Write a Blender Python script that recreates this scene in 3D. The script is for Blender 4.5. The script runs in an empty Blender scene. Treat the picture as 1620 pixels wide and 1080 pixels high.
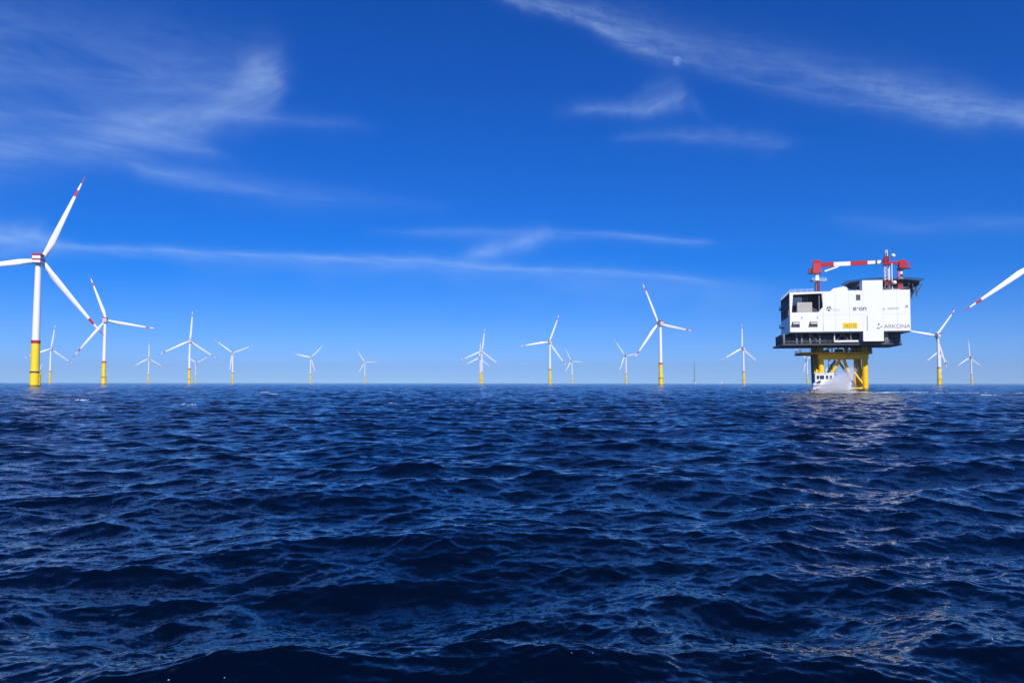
import bpy, bmesh, math, random
import numpy as np
from mathutils import Vector, Matrix, geometry

R = math.radians
rng = random.Random(7)
nrng = np.random.default_rng(11)
scene = bpy.context.scene
C = scene.collection

# ------------------------------------------------------------------ camera
CAM_H, FPX, PITCH = 3.4, 1237.5, math.atan(65.5 / 1237.5)
cam = bpy.data.cameras.new('camera')
cam.sensor_width, cam.lens = 36.0, 27.5
cam.clip_start, cam.clip_end = 0.1, 200000.0
cam_ob = bpy.data.objects.new('camera', cam)
C.objects.link(cam_ob)
cam_ob.location = (0, 0, CAM_H)
cam_ob.rotation_euler = (Matrix.Rotation(math.pi / 2 + PITCH, 3, 'X') @ Matrix.Rotation(R(0.06), 3, 'Z')).to_euler()
scene.camera = cam_ob

# ------------------------------------------------------------------ light
SUN_EL, SUN_AZ = R(42), R(166)          # azimuth clockwise from +Y: behind the camera, a little to the right
SUN_DIR = Vector((math.sin(SUN_AZ) * math.cos(SUN_EL), math.cos(SUN_AZ) * math.cos(SUN_EL), math.sin(SUN_EL)))
sun = bpy.data.lights.new('sun', 'SUN')
sun.energy, sun.angle, sun.color = 5.0, R(0.53), (1.0, 0.95, 0.87)
sun_ob = bpy.data.objects.new('sun', sun)
C.objects.link(sun_ob)
sun_ob.rotation_euler = SUN_DIR.to_track_quat('Z', 'Y').to_euler()

vs = scene.view_settings
vs.view_transform, vs.look, vs.exposure, vs.gamma, vs.use_curve_mapping = 'Standard', 'None', 0.12, 1.0, False
scene.display_settings.display_device = 'sRGB'
cy = scene.cycles
cy.max_bounces, cy.diffuse_bounces, cy.glossy_bounces, cy.volume_bounces, cy.transparent_max_bounces = 10, 6, 3, 0, 8
cy.caustics_reflective = cy.caustics_refractive = False
cy.use_denoising = True
cy.denoiser = 'OPENIMAGEDENOISE'
cy.sample_clamp_direct = 2.5
cy.sample_clamp_indirect = 4.0


def ray(px, py):
    a, b = (px - 810) / FPX, (540 - py) / FPX
    return Vector((a, math.cos(PITCH) - b * math.sin(PITCH), math.sin(PITCH) + b * math.cos(PITCH)))


def azel(px, py):
    d = ray(px, py)
    return math.degrees(math.atan2(d.x, d.y)), math.degrees(math.atan2(d.z, math.hypot(d.x, d.y)))


class NG:
    """small helper for node graphs"""
    def __init__(self, nt):
        self.nt = nt

    def new(self, t, **kw):
        n = self.nt.nodes.new(t)
        for k, v in kw.items():
            setattr(n, k, v)
        return n

    def link(self, a, b):
        self.nt.links.new(a, b)

    def put(self, sock, v):
        if hasattr(v, 'is_output') or isinstance(v, bpy.types.NodeSocket):
            self.nt.links.new(v, sock)
        else:
            sock.default_value = v

    def m(self, op, a, b=None, c=None, clamp=False):
        n = self.new('ShaderNodeMath', operation=op)
        n.use_clamp = clamp
        self.put(n.inputs[0], a)
        if b is not None:
            self.put(n.inputs[1], b)
        if c is not None:
            self.put(n.inputs[2], c)
        return n.outputs[0]

    def xyz(self, x, y, z):
        n = self.new('ShaderNodeCombineXYZ')
        for i, v in enumerate((x, y, z)):
            self.put(n.inputs[i], v)
        return n.outputs[0]

    def noise(self, vec, scale, detail=4, rough=0.55, dist=0.0):
        n = self.new('ShaderNodeTexNoise')
        self.put(n.inputs['Vector'], vec)
        n.inputs['Scale'].default_value = scale
        n.inputs['Detail'].default_value = detail
        n.inputs['Roughness'].default_value = rough
        n.inputs['Distortion'].default_value = dist
        return n.outputs['Fac'], n.outputs['Color']

    def ramp01(self, v, lo, hi):
        n = self.new('ShaderNodeMapRange', interpolation_type='SMOOTHSTEP')
        self.put(n.inputs[0], v)
        n.inputs[1].default_value, n.inputs[2].default_value = lo, hi
        return n.outputs[0]

    def curve(self, v, pts):
        n = self.new('ShaderNodeFloatCurve')
        cv = n.mapping.curves[0]
        pts = sorted(pts)
        while len(cv.points) < len(pts):
            cv.points.new(0.5, 0.5)
        for p, q in zip(cv.points, pts):
            p.location = q
            p.handle_type = 'AUTO_CLAMPED'
        n.mapping.use_clip = False
        n.mapping.update()
        self.put(n.inputs['Value'], v)
        return n.outputs[0]


# ------------------------------------------------------------------ sky
world = bpy.data.worlds.new('World')
scene.world = world
world.use_nodes = True
wt = world.node_tree
wt.nodes.clear()
g = NG(wt)
out = g.new('ShaderNodeOutputWorld')
bg = g.new('ShaderNodeBackground')
SKY_STRENGTH = 0.115
bg.inputs['Strength'].default_value = SKY_STRENGTH
sky = g.new('ShaderNodeTexSky', sky_type='NISHITA')
sky.sun_disc = False
sky.sun_elevation, sky.sun_rotation = SUN_EL, SUN_AZ
sky.air_density, sky.dust_density, sky.ozone_density, sky.altitude = 1.0, 0.35, 3.0, 0
gam = g.new('ShaderNodeGamma')
gam.inputs['Gamma'].default_value = 1.18
sc1 = g.new('ShaderNodeMix', data_type='RGBA', blend_type='MULTIPLY')
sc1.inputs[0].default_value = 1.0
hs = g.new('ShaderNodeHueSaturation')
hs.inputs['Hue'].default_value = 0.522
hs.inputs['Saturation'].default_value = 1.48
hs.inputs['Value'].default_value = 0.89
tcs = g.new('ShaderNodeTexCoord')
sps = g.new('ShaderNodeSeparateXYZ'); g.link(tcs.outputs['Generated'], sps.inputs[0])
# the sky is read a few degrees above the true direction: clear, dry sea air without a milky horizon
g.link(g.xyz(sps.outputs[0], sps.outputs[1], g.m('MULTIPLY_ADD', g.m('MAXIMUM', sps.outputs[2], 0.0), 0.98, 0.095)), sky.inputs[0])
g.link(sky.outputs[0], gam.inputs[0])
g.link(gam.outputs[0], hs.inputs['Color'])
skycol = hs.outputs[0]

geo = g.new('ShaderNodeTexCoord')
sep = g.new('ShaderNodeSeparateXYZ')
g.link(geo.outputs['Generated'], sep.inputs[0])
dx, dy, dz = sep.outputs
az = g.m('ARCTAN2', dx, dy)
el = g.m('ARCSINE', dz)
U0 = g.m('MULTIPLY_ADD', az, 1 / R(100), 0.5)        # -50..50 deg -> 0..1
V0 = g.m('MULTIPLY', el, 1 / R(40))                  # 0..40 deg -> 0..1
av = g.xyz(az, el, 0.0)
n1, c1 = g.noise(av, 9.0, 5, 0.6)
n2, c2 = g.noise(av, 34.0, 4, 0.6)
s2 = g.new('ShaderNodeSeparateColor'); g.link(c1, s2.inputs[0])
wv = g.m('ADD', g.m('MULTIPLY', g.m('SUBTRACT', n1, 0.5), 0.085), g.m('MULTIPLY', g.m('SUBTRACT', n2, 0.5), 0.036))
U = g.m('ADD', U0, g.m('MULTIPLY', g.m('SUBTRACT', s2.outputs[1], 0.5), 0.05))
V = g.m('ADD', V0, wv)


def fibre(deg, along, across, seed, lo, hi):
    c, s = math.cos(R(deg)), math.sin(R(deg))
    a = g.m('ADD', g.m('MULTIPLY', az, c), g.m('MULTIPLY', el, s))
    b = g.m('SUBTRACT', g.m('MULTIPLY', el, c), g.m('MULTIPLY', az, s))
    f, _ = g.noise(g.xyz(g.m('MULTIPLY', a, along), g.m('MULTIPLY', b, across), seed), 1.0, 9, 0.68, 0.4)
    return g.ramp01(f, lo, hi)


F_FLAT = fibre(-4, 8, 60, 3.1, 0.10, 0.85)
F_DOWN = fibre(-14, 24, 120, 8.7, 0.15, 0.80)
F_RIPPLE0 = fibre(70, 22, 120, 5.3, 0.1, 0.75)
F_RIPPLE = g.m('MULTIPLY', g.m('MULTIPLY_ADD', F_RIPPLE0, 0.35, 0.65), g.m('MULTIPLY_ADD', F_DOWN, 0.7, 0.3))
F_UP = fibre(24, 9, 40, 1.9, 0.10, 0.78)
F_SOFT, _ = g.noise(g.xyz(g.m('MULTIPLY', g.m('ADD', az, g.m('MULTIPLY', el, 0.4)), 0.35), el, 0.0), 26.0, 9, 0.68, 0.6)
F_SOFT = g.ramp01(F_SOFT, 0.10, 0.80)


def stroke(pts, fib, soft_up=1.0, soft_dn=1.0, power=1.5, warp=0.6):
    """pts: (px, py, half width px, density) along a streak; turned into azimuth / elevation curves"""
    cu, cw, cd = [], [], []
    for px, py, w, d in pts:
        a, e = azel(px, py)
        u = (a + 50) / 100
        cu.append((u, e / 40))
        cw.append((u, (w / FPX * 57.3) / 40 * 10))
        cd.append((u, d))
    a0, a1 = min(cu)[0], max(cu)[0]
    c = g.curve(U0, cu)
    w = g.m('MULTIPLY', g.m('MAXIMUM', g.curve(U0, cw), 0.01), 0.1)
    d = g.m('MAXIMUM', g.curve(U, [(a0 - 0.02, 0.0)] + cd + [(a1 + 0.02, 0.0)]), 0.0)
    t = g.m('DIVIDE', g.m('SUBTRACT', g.m('MULTIPLY_ADD', wv, warp, V0), c), w)
    tu = g.m('MULTIPLY', g.m('MAXIMUM', t, 0.0), 1 / soft_up)
    td = g.m('MULTIPLY', g.m('MAXIMUM', g.m('MULTIPLY', t, -1.0), 0.0), 1 / soft_dn)
    tt = g.m('POWER', g.m('ADD', tu, td), power)
    p = g.m('EXPONENT', g.m('MULTIPLY', tt, -1.0))
    ends = g.m('MULTIPLY', g.ramp01(U, a0 - 0.02, a0 + 0.01), g.m('SUBTRACT', 1.0, g.ramp01(U, a1 - 0.01, a1 + 0.02)))
    return g.m('MULTIPLY', g.m('MULTIPLY', g.m('MULTIPLY', p, d), ends), fib)


strokes = [
    # long broken cirrus band, upper right
    stroke([(700, -60, 14, .30), (815, 2, 13, .42), (900, 24, 15, .42), (985, 62, 19, .38), (1070, 92, 20, .27), (1180, 124, 22, .17), (1300, 152, 22, .15), (1420, 172, 22, .14), (1540, 192, 22, .12)], F_DOWN, 1.2, .6, 1.5, .35),
    stroke([(900, 14, 16, .06), (1010, 44, 20, .16), (1130, 80, 20, .15), (1250, 102, 20, .18), (1340, 124, 20, .28), (1440, 150, 20, .40), (1530, 168, 18, .48), (1620, 184, 14, .48), (1760, 205, 16, .25)], F_RIPPLE, 1.3, 1.0, 1.5, .35),
    # big fan, upper left
    stroke([(-160, 60, 60, .18), (0, 80, 70, .24), (120, 95, 66, .26), (240, 115, 60, .28), (340, 125, 48, .26), (430, 120, 40, .14)], F_SOFT, 1.0, 1.2),
    stroke([(150, 215, 22, .14), (230, 196, 24, .24), (300, 188, 24, .34), (345, 170, 22, .40), (385, 142, 26, .50), (415, 128, 28, .58), (455, 120, 22, .26)], F_UP, 1.0, 1.1, 1.5, .35),
    stroke([(-60, 182, 9, .30), (60, 184, 9, .26), (170, 186, 12, .26), (280, 196, 16, .24), (370, 184, 10, .22), (450, 190, 9, .20), (520, 196, 9, .17), (590, 198, 8, .06)], F_FLAT, 1.2, 1.2, 1.4, .2),
    stroke([(-160, 250, 30, .42), (0, 242, 24, .44), (70, 236, 22, .42), (150, 228, 20, .36), (240, 222, 14, .30), (310, 236, 10, .30), (360, 248, 6, .18)], F_FLAT, 1.3, 1.2, 1.5, .2),
    stroke([(200, 256, 12, .22), (240, 272, 11, .36), (300, 284, 12, .36), (380, 298, 16, .28), (480, 312, 15, .20), (600, 322, 13, .12), (700, 328, 11, .05)], F_FLAT, 1.2, 1.0, 1.5, .2),
    # small wisps right of the middle
    stroke([(900, 178, 10, .12), (955, 174, 10, .30), (1010, 168, 14, .36), (1050, 160, 18, .42), (1082, 158, 14, .16), (1112, 182, 12, .08)], F_UP, 1.2, .8),
    stroke([(990, 216, 8, .08), (1060, 212, 8, .16), (1130, 220, 10, .22), (1200, 224, 10, .22), (1250, 224, 8, .06)], F_FLAT, 1.2, 1.2),
    # long thin trail low in the sky
    stroke([(-200, 374, 22, .40), (0, 377, 17, .80), (55, 375, 15, .74), (95, 380, 11, .15)], F_SOFT, 1.0, 1.2),
    stroke([(60, 384, 9, .10), (130, 391, 5, .54), (300, 399, 5, .56), (500, 407, 5.5, .58), (660, 414, 6, .54), (800, 424, 6, .48), (950, 430, 5, .46), (1070, 438, 5, .42), (1150, 448, 9, .16), (1240, 460, 12, .08)], F_FLAT, .9, 1.7, 1.2, .14),
    stroke([(300, 420, 16, .10), (600, 428, 18, .12), (850, 446, 20, .16), (1050, 458, 20, .16), (1200, 468, 16, .08)], F_SOFT, 1.2, 1.6),
    stroke([(715, 412, 8, .10), (750, 404, 11, .40), (800, 390, 13, .52), (845, 376, 11, .46), (885, 369, 6, .14)], F_SOFT, 1.0, 1.2, 1.5, .25),
    stroke([(590, 366, 5, .05), (660, 367, 6, .20), (760, 366, 7, .26), (860, 369, 7, .26), (930, 370, 4.5, .34), (1020, 375, 4, .34), (1095, 380, 4, .28), (1130, 382, 4, .05)], F_FLAT, 1.0, 1.6, 1.3, .12),
    stroke([(1300, 346, 7, .05), (1380, 351, 9, .16), (1470, 355, 10, .18), (1560, 352, 8, .18), (1640, 350, 7, .14), (1760, 350, 7, .05)], F_FLAT, 1.2, 1.4, 1.4, .25),
]
tot = strokes[0]
for s in strokes[1:]:
    tot = g.m('ADD', tot, s)
tot = g.m('MULTIPLY', tot, g.ramp01(dy, 0.05, 0.3))
tot = g.m('MINIMUM', g.m('MULTIPLY', tot, 0.74), 0.8)
mixc = g.new('ShaderNodeMix', data_type='RGBA')
g.link(tot, mixc.inputs[0])
g.link(skycol, mixc.inputs[6])
mixc.inputs[7].default_value = tuple(v / SKY_STRENGTH for v in (0.50, 0.70, 1.0)) + (1,)
g.link(mixc.outputs[2], bg.inputs['Color'])
g.link(bg.outputs[0], out.inputs[0])


# ------------------------------------------------------------------ materials
def paint(name, col, rough=0.45, var=0.08, scale=0.6, metal=0.0, spec=0.5, streak=None):
    m = bpy.data.materials.new(name)
    m.use_nodes = True
    h = NG(m.node_tree)
    b = m.node_tree.nodes['Principled BSDF']
    b.inputs['Roughness'].default_value = rough
    b.inputs['Metallic'].default_value = metal
    b.inputs['Specular IOR Level'].default_value = spec
    tc = h.new('ShaderNodeTexCoord')
    f, _ = h.noise(tc.outputs['Object'], scale, 5, 0.6)
    mp = h.new('ShaderNodeMapping')
    mp.inputs['Scale'].default_value = (1.6, 1.6, 0.09)
    h.link(tc.outputs['Object'], mp.inputs[0])
    f2, _ = h.noise(mp.outputs[0], 1.0, 4, 0.6)
    v = h.m('ADD', h.m('MULTIPLY', h.m('SUBTRACT', f, 0.5), var * 2), h.m('MULTIPLY', h.m('SUBTRACT', f2, 0.5), var * 2))
    hsn = h.new('ShaderNodeHueSaturation')
    hsn.inputs['Color'].default_value = (*col, 1)
    h.link(h.m('ADD', v, 1.0), hsn.inputs['Value'])
    c = hsn.outputs[0]
    if streak:                                   # rust runs / weed, a stain with its own shape
        mx = h.new('ShaderNodeMix', data_type='RGBA')
        amt, colr, kind = streak
        if kind == 'weed':
            s = h.new('ShaderNodeSeparateXYZ'); h.link(tc.outputs['Object'], s.inputs[0])
            z = h.m('ADD', s.outputs[2], h.m('MULTIPLY', h.m('SUBTRACT', f2, 0.5), 2.2))
            h.link(h.m('MULTIPLY', h.m('SUBTRACT', 1.0, h.ramp01(z, 0.9, 1.9)), amt), mx.inputs[0])
        else:
            h.link(h.m('MULTIPLY', h.ramp01(f2, 0.58, 0.75), amt), mx.inputs[0])
        h.link(c, mx.inputs[6]); mx.inputs[7].default_value = (*colr, 1)
        c = mx.outputs[2]
    h.link(c, b.inputs['Base Color'])
    return m


M = {
    'white': paint('white paint', (0.84, 0.84, 0.83), 0.4, 0.03, streak=(0.25, (0.5, 0.42, 0.33), 'run')),
    'tower': paint('pale tower paint', (0.82, 0.82, 0.82), 0.38, 0.03, 0.3),
    'blade': paint('blade gelcoat', (0.80, 0.80, 0.78), 0.35, 0.05, 0.2),
    'red': paint('signal red paint', (0.44, 0.008, 0.018), 0.4, 0.1),
    'darkred': paint('weathered red paint', (0.30, 0.02, 0.03), 0.5, 0.15),
    'yellow': paint('traffic yellow paint', (0.90, 0.66, 0.004), 0.42, 0.07, streak=(0.85, (0.035, 0.04, 0.012), 'weed')),
    'jacket': paint('worn yellow steel', (0.92, 0.55, 0.002), 0.6, 0.16, 0.5, spec=0.25, streak=(0.8, (0.04, 0.04, 0.015), 'weed')),
    'ochre': paint('ochre deck steel', (0.80, 0.36, 0.015), 0.65, 0.22, 0.4, spec=0.2),
    'steel': paint('dark grey steel', (0.055, 0.058, 0.066), 0.55, 0.3, 0.5),
    'grey': paint('grey steel', (0.20, 0.21, 0.22), 0.55, 0.2, 0.6),
    'navy': paint('blue grey steel', (0.10, 0.125, 0.17), 0.5, 0.2, 0.5),
    'beige': paint('beige cladding', (0.52, 0.49, 0.44), 0.6, 0.08),
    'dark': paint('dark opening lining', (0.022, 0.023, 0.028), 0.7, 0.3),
    'helideck': paint('dark green deck', (0.035, 0.05, 0.045), 0.7, 0.3),
    'sign': paint('yellow sign', (0.85, 0.62, 0.01), 0.5, 0.03),
    'ink': paint('black lettering', (0.03, 0.03, 0.035), 0.6, 0.05),
    'inkgrey': paint('grey lettering', (0.22, 0.22, 0.23), 0.6, 0.05),
    'inkpale': paint('pale grey lettering', (0.42, 0.43, 0.44), 0.6, 0.05),
    'inksign': paint('olive lettering', (0.30, 0.25, 0.01), 0.6, 0.05),
    'glass': paint('dark glass', (0.02, 0.025, 0.03), 0.08, 0.1),
    'orange': paint('orange boot paint', (0.55, 0.12, 0.03), 0.5, 0.1),
    'hull': paint('black hull paint', (0.018, 0.02, 0.028), 0.4, 0.2),
    'magenta': paint('faded pink tarpaulin', (0.50, 0.12, 0.34), 0.7, 0.1),
}
foam_m = paint('foam', (0.96, 0.97, 0.98), 0.9, 0.03, 2.0, spec=0.1)


_nt = foam_m.node_tree                       # thin froth and droplets pass light through
_tl = _nt.nodes.new('ShaderNodeBsdfTranslucent'); _tl.inputs[0].default_value = (0.95, 0.96, 0.97, 1)
_mx = _nt.nodes.new('ShaderNodeMixShader'); _mx.inputs[0].default_value = 0.5
_nt.links.new(_nt.nodes['Principled BSDF'].outputs[0], _mx.inputs[1]); _nt.links.new(_tl.outputs[0], _mx.inputs[2])
_nt.links.new(_mx.outputs[0], _nt.nodes['Material Output'].inputs['Surface'])

# ------------------------------------------------------------------ object helpers
def link(name, me, parent=None):
    o = bpy.data.objects.new(name, me)
    C.objects.link(o)
    if parent is not None:
        o.parent = parent
    return o


def tag(o, label=None, cat=None, group=None, kind=None):
    for k, v in (('label', label), ('category', cat), ('group', group), ('kind', kind)):
        if v:
            o[k] = v
    return o


def thing(name, label, cat, loc=(0, 0, 0), rz=0.0, group=None):
    o = link(name, None)
    o.location = loc
    o.rotation_euler = (0, 0, rz)
    return tag(o, label, cat, group)


class MB:
    def __init__(self):
        self.v, self.f, self.mi, self.sm, self.mats = [], [], [], [], []

    def mat(self, key):
        if key not in self.mats:
            self.mats.append(key)
        return self.mats.index(key)

    def add(self, vs, fs, key, smooth=False):
        b, i = len(self.v), self.mat(key)
        self.v += [tuple(p) for p in vs]
        for f in fs:
            self.f.append([b + k for k in f])
            self.mi.append(i)
            self.sm.append(smooth)
        return self

    def box(self, x0, x1, y0, y1, z0, z1, key):
        vs = [(x, y, z) for z in (z0, z1) for y in (y0, y1) for x in (x0, x1)]
        return self.add(vs, [(0, 2, 3, 1), (4, 5, 7, 6), (0, 1, 5, 4), (2, 6, 7, 3), (0, 4, 6, 2), (1, 3, 7, 5)], key)

    def bbox(self, x0, x1, y0, y1, z0, z1, b, key):
        """box with bevelled long edges"""
        bm = bmesh.new()
        bmesh.ops.create_cube(bm, size=1.0)
        bmesh.ops.scale(bm, vec=(x1 - x0, y1 - y0, z1 - z0), verts=bm.verts)
        bmesh.ops.translate(bm, vec=((x0 + x1) / 2, (y0 + y1) / 2, (z0 + z1) / 2), verts=bm.verts)
        bmesh.ops.bevel(bm, geom=bm.edges[:], offset=b, segments=2, affect='EDGES', profile=0.6)
        bm.verts.index_update()
        self.add([v.co[:] for v in bm.verts], [[v.index for v in f.verts] for f in bm.faces], key)
        bm.free()
        return self

    def cyl(self, p, q, r0, key, r1=None, n=10, caps=True, smooth=True):
        p, q = Vector(p), Vector(q)
        r1 = r0 if r1 is None else r1
        d = (q - p).normalized()
        a = d.orthogonal().normalized()
        b = d.cross(a)
        vs = []
        for c, r in ((p, r0), (q, r1)):
            for k in range(n):
                t = 2 * math.pi * k / n
                vs.append(c + (a * math.cos(t) + b * math.sin(t)) * r)
        self.add(vs, [(k, (k + 1) % n, n + (k + 1) % n, n + k) for k in range(n)], key, smooth)
        if caps:
            self.add(vs, [tuple(range(n - 1, -1, -1)), tuple(range(n, 2 * n))], key)
        return self

    def bar(self, p, q, w, key, h=None):
        p, q = Vector(p), Vector(q)
        h = h or w
        d = (q - p).normalized()
        a = d.cross(Vector((0, 0, 1)))
        a = a.normalized() if a.length > 1e-4 else Vector((1, 0, 0))
        b = a.cross(d).normalized()
        vs = [c + a * sx * w / 2 + b * sy * h / 2 for c in (p, q) for sx, sy in ((-1, -1), (1, -1), (1, 1), (-1, 1))]
        return self.add(vs, [(0, 1, 5, 4), (1, 2, 6, 5), (2, 3, 7, 6), (3, 0, 4, 7), (3, 2, 1, 0), (4, 5, 6, 7)], key)

    def lathe(self, prof, key, c=(0, 0, 0), n=32, axis='Z', keyf=None):
        c = Vector(c)
        vs = []
        for r, z in prof:
            for k in range(n):
                t = 2 * math.pi * k / n
                p = Vector((r * math.cos(t), r * math.sin(t), z))
                if axis == 'Y':
                    p = Vector((p.x, p.z, -p.y))
                vs.append(c + p)
        for j in range(len(prof) - 1):
            self.add(vs[j * n:(j + 2) * n], [(k, (k + 1) % n, n + (k + 1) % n, n + k) for k in range(n)], keyf(j) if keyf else key, True)
        self.add(vs[:n], [tuple(range(n - 1, -1, -1))], keyf(0) if keyf else key)
        self.add(vs[-n:], [tuple(range(n))], keyf(len(prof) - 2) if keyf else key)
        return self

    def sphere(self, c, r, key, n=14, sx=1, sy=1, sz=1):
        prof = [(max(r * math.sin(math.pi * j / n), r * 0.01), -r * math.cos(math.pi * j / n)) for j in range(n + 1)]
        vs = []
        for rr, z in prof:
            for k in range(n):
                t = 2 * math.pi * k / n
                vs.append((c[0] + rr * math.cos(t) * sx, c[1] + rr * math.sin(t) * sy, c[2] + z * sz))
        fs = [(j * n + k, j * n + (k + 1) % n, (j + 1) * n + (k + 1) % n, (j + 1) * n + k) for j in range(n) for k in range(n)]
        return self.add(vs, fs, key, True)

    def poly(self, loops, t, key, y=0.0):
        """flat panel in x/z with holes: outline at y, thickness t backwards"""
        ls = [[Vector((p[0], y, p[1])) for p in lp] for lp in loops]
        tris = geometry.tessellate_polygon([[Vector((p.x, p.z, 0)) for p in lp] for lp in ls])
        flat = [p for lp in ls for p in lp]
        n = len(flat)
        front = []
        for tr in tris:
            a, b, c = (flat[i] for i in tr)
            cr = (b.x - a.x) * (c.z - a.z) - (b.z - a.z) * (c.x - a.x)
            front.append(tuple(tr) if cr > 0 else tuple(reversed(tr)))
        vs = flat + [p + Vector((0, t, 0)) for p in flat]
        fs = front + [tuple(n + i for i in reversed(tr)) for tr in front]
        o = 0
        for lp in ls:
            k = len(lp)
            for i in range(k):
                a, b = o + i, o + (i + 1) % k
                fs.append((a, a + n, b + n, b))
            o += k
        return self.add(vs, fs, key)

    def mesh(self, name):
        me = bpy.data.meshes.new(name)
        me.from_pydata(self.v, [], self.f)
        for k in self.mats:
            me.materials.append(M[k] if isinstance(k, str) else k)
        me.polygons.foreach_set('material_index', self.mi)
        me.polygons.foreach_set('use_smooth', self.sm)
        me.update()
        return me

    def build(self, name, parent=None, label=None):
        o = link(name, self.mesh(name), parent)
        if label:
            o['label'] = label
        return o


def railing(mb, pts, z, h=1.1, step=2.0, key='white', r=0.05):
    for a, b in zip(pts[:-1], pts[1:]):
        a, b = Vector((*a, z)), Vector((*b, z))
        n = max(1, int((b - a).length / step))
        for i in range(n + 1):
            p = a.lerp(b, i / n)
            mb.bar(p, p + Vector((0, 0, h)), r, key)
        for hh in (h, h * 0.55):
            mb.bar(a + Vector((0, 0, hh)), b + Vector((0, 0, hh)), r, key)
    return mb


# ------------------------------------------------------------------ sea
NW = 190
LAM0, LAM1 = 0.14, 16.0
w_lam = np.exp(np.linspace(math.log(LAM0), math.log(LAM1), NW)) * np.exp(nrng.normal(0, 0.02, NW))
w_k = 2 * np.pi / w_lam
SLOPE_B = 0.0168
_kp = 2 * np.pi / 8.3
w_a = np.sqrt(2 * SLOPE_B * math.log(LAM1 / LAM0) / NW * np.exp(-1.25 * (_kp / w_k) ** 2) * (1 + 0.9 * np.exp(-(np.log(w_k / _kp)) ** 2 / 0.09))) / w_k
w_ang = nrng.normal(0, 1, NW) * np.where(w_lam > 4, 0.50, np.where(w_lam > 1.2, 0.6, 0.8)) + math.radians(5)
w_kx, w_ky = w_k * np.sin(w_ang), -w_k * np.cos(w_ang)      # running towards the camera
w_ph = nrng.uniform(0, 2 * np.pi, NW) - np.sqrt(9.81 * w_k) * 1272.95      # the sea at one moment
w_a *= np.where(w_lam < 0.6, 1.0, 1.0)
CHOP = 0.85


def sea_band(r, th):
    """rings of radius r, columns at the angles th: choppy sum of many wind waves, waves finer than the rings left out"""
    dr = np.gradient(r)
    X0 = (r[:, None] * np.sin(th)[None, :]).astype(np.float32)
    Y0 = (r[:, None] * np.cos(th)[None, :]).astype(np.float32)
    X, Y, Z = X0.copy(), Y0.copy(), np.zeros_like(X0)
    gap = np.maximum(dr, r * 0.0016)
    for i in range(NW):
        att = np.clip((w_lam[i] / gap - 2.2) / 2.0, 0, 1)
        if w_lam[i] > 4.0:
            att = np.maximum(att, np.where(r < 2500, 0.7, 0))
        rows = np.nonzero(att > 0)[0]
        if not len(rows):
            continue
        n = rows[-1] + 1
        p = np.float32(w_kx[i]) * X0[:n] + np.float32(w_ky[i]) * Y0[:n] + np.float32(w_ph[i])
        sn, cs = np.sin(p), np.cos(p)
        w = (w_a[i] * att[:n]).astype(np.float32)[:, None]
        Z[:n] += w * cs
        X[:n] -= w * sn * np.float32(CHOP * w_kx[i] / w_k[i])
        Y[:n] -= w * sn * np.float32(CHOP * w_ky[i] / w_k[i])
    lost = np.sqrt(SLOPE_B * np.log(np.clip(gap * 3.0, 0.14, 6.0) / 0.03))
    return X, Y, Z, lost


def rings(r0, r1, q):
    out_ = [r0]
    while out_[-1] < r1:
        out_.append(out_[-1] * (1 + q(out_[-1])))
    return np.array(out_, np.float64)


def fan(step, mid, far):
    f = np.arange(-37, 37.0001, step)
    m_ = np.arange(37 + mid, 75, mid)
    b__ = np.arange(75 + far, 180.0, far)
    return np.radians(np.concatenate([-b__[::-1], -m_[::-1], f, m_, b__, [180.0]]))


def build_sea():
    bands = [(rings(0.4, 400, lambda r: 0.03 if r < 5 else 0.0035 if r < 60 else 0.0028), fan(0.11, 0.45, 3.0)),
             (rings(398, 8000, lambda r: 0.0024 if r < 2200 else 0.03), fan(0.22, 1.5, 6.0))]
    cos, quads_all, lost_all, base, keep = [], [], [], 0, []
    for r, th in bands:
        X, Y, Z, lost = sea_band(r, th)
        nr, nc = X.shape
        cos.append(np.stack([X, Y, Z], -1).reshape(-1, 3))
        i, j = np.meshgrid(np.arange(nr - 1), np.arange(nc), indexing='ij')
        jn = (j + 1) % nc
        quads_all.append(base + np.stack([i * nc + j, i * nc + jn, (i + 1) * nc + jn, (i + 1) * nc + j], -1).reshape(-1, 4))
        lost_all.append(np.repeat(lost, nc))
        base += nr * nc
        keep.append((r, th, X, Y, Z))
    co = np.concatenate(cos).astype(np.float32)
    quads = np.concatenate(quads_all).astype(np.int32)[:, ::-1]
    nf = len(quads)
    me = bpy.data.meshes.new('sea')
    me.vertices.add(len(co)); me.vertices.foreach_set('co', co.ravel())
    me.loops.add(nf * 4); me.loops.foreach_set('vertex_index', np.ascontiguousarray(quads).ravel())
    me.polygons.add(nf)
    me.polygons.foreach_set('loop_start', np.arange(0, nf * 4, 4, dtype=np.int32))
    me.polygons.foreach_set('use_smooth', np.ones(nf, bool))
    me.update()
    me.validate(clean_customdata=False)
    at = me.attributes.new('ripple', 'FLOAT', 'POINT')
    at.data.foreach_set('value', np.concatenate(lost_all).astype(np.float32))
    o = link('sea', me)
    o['kind'] = 'structure'
    print('SEA quads', nf)
    return o, keep


sea, SEA_BANDS = build_sea()
if sum(p.normal.z for p in list(sea.data.polygons)[200000:200050]) < 0:
    sea.data.flip_normals()
SR, ST, SX, SY, SZ = SEA_BANDS[0]


def sea_at(x, y):
    r_, t_ = math.hypot(x, y), math.atan2(x, y)
    r, th, X, Y, Z = SEA_BANDS[0 if r_ < 398 else 1]
    i, j = min(int(np.searchsorted(r, r_)), len(r) - 1), min(int(np.searchsorted(th, t_)), len(th) - 1)
    return float(X[i, j]), float(Y[i, j]), float(Z[i, j])


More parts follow.
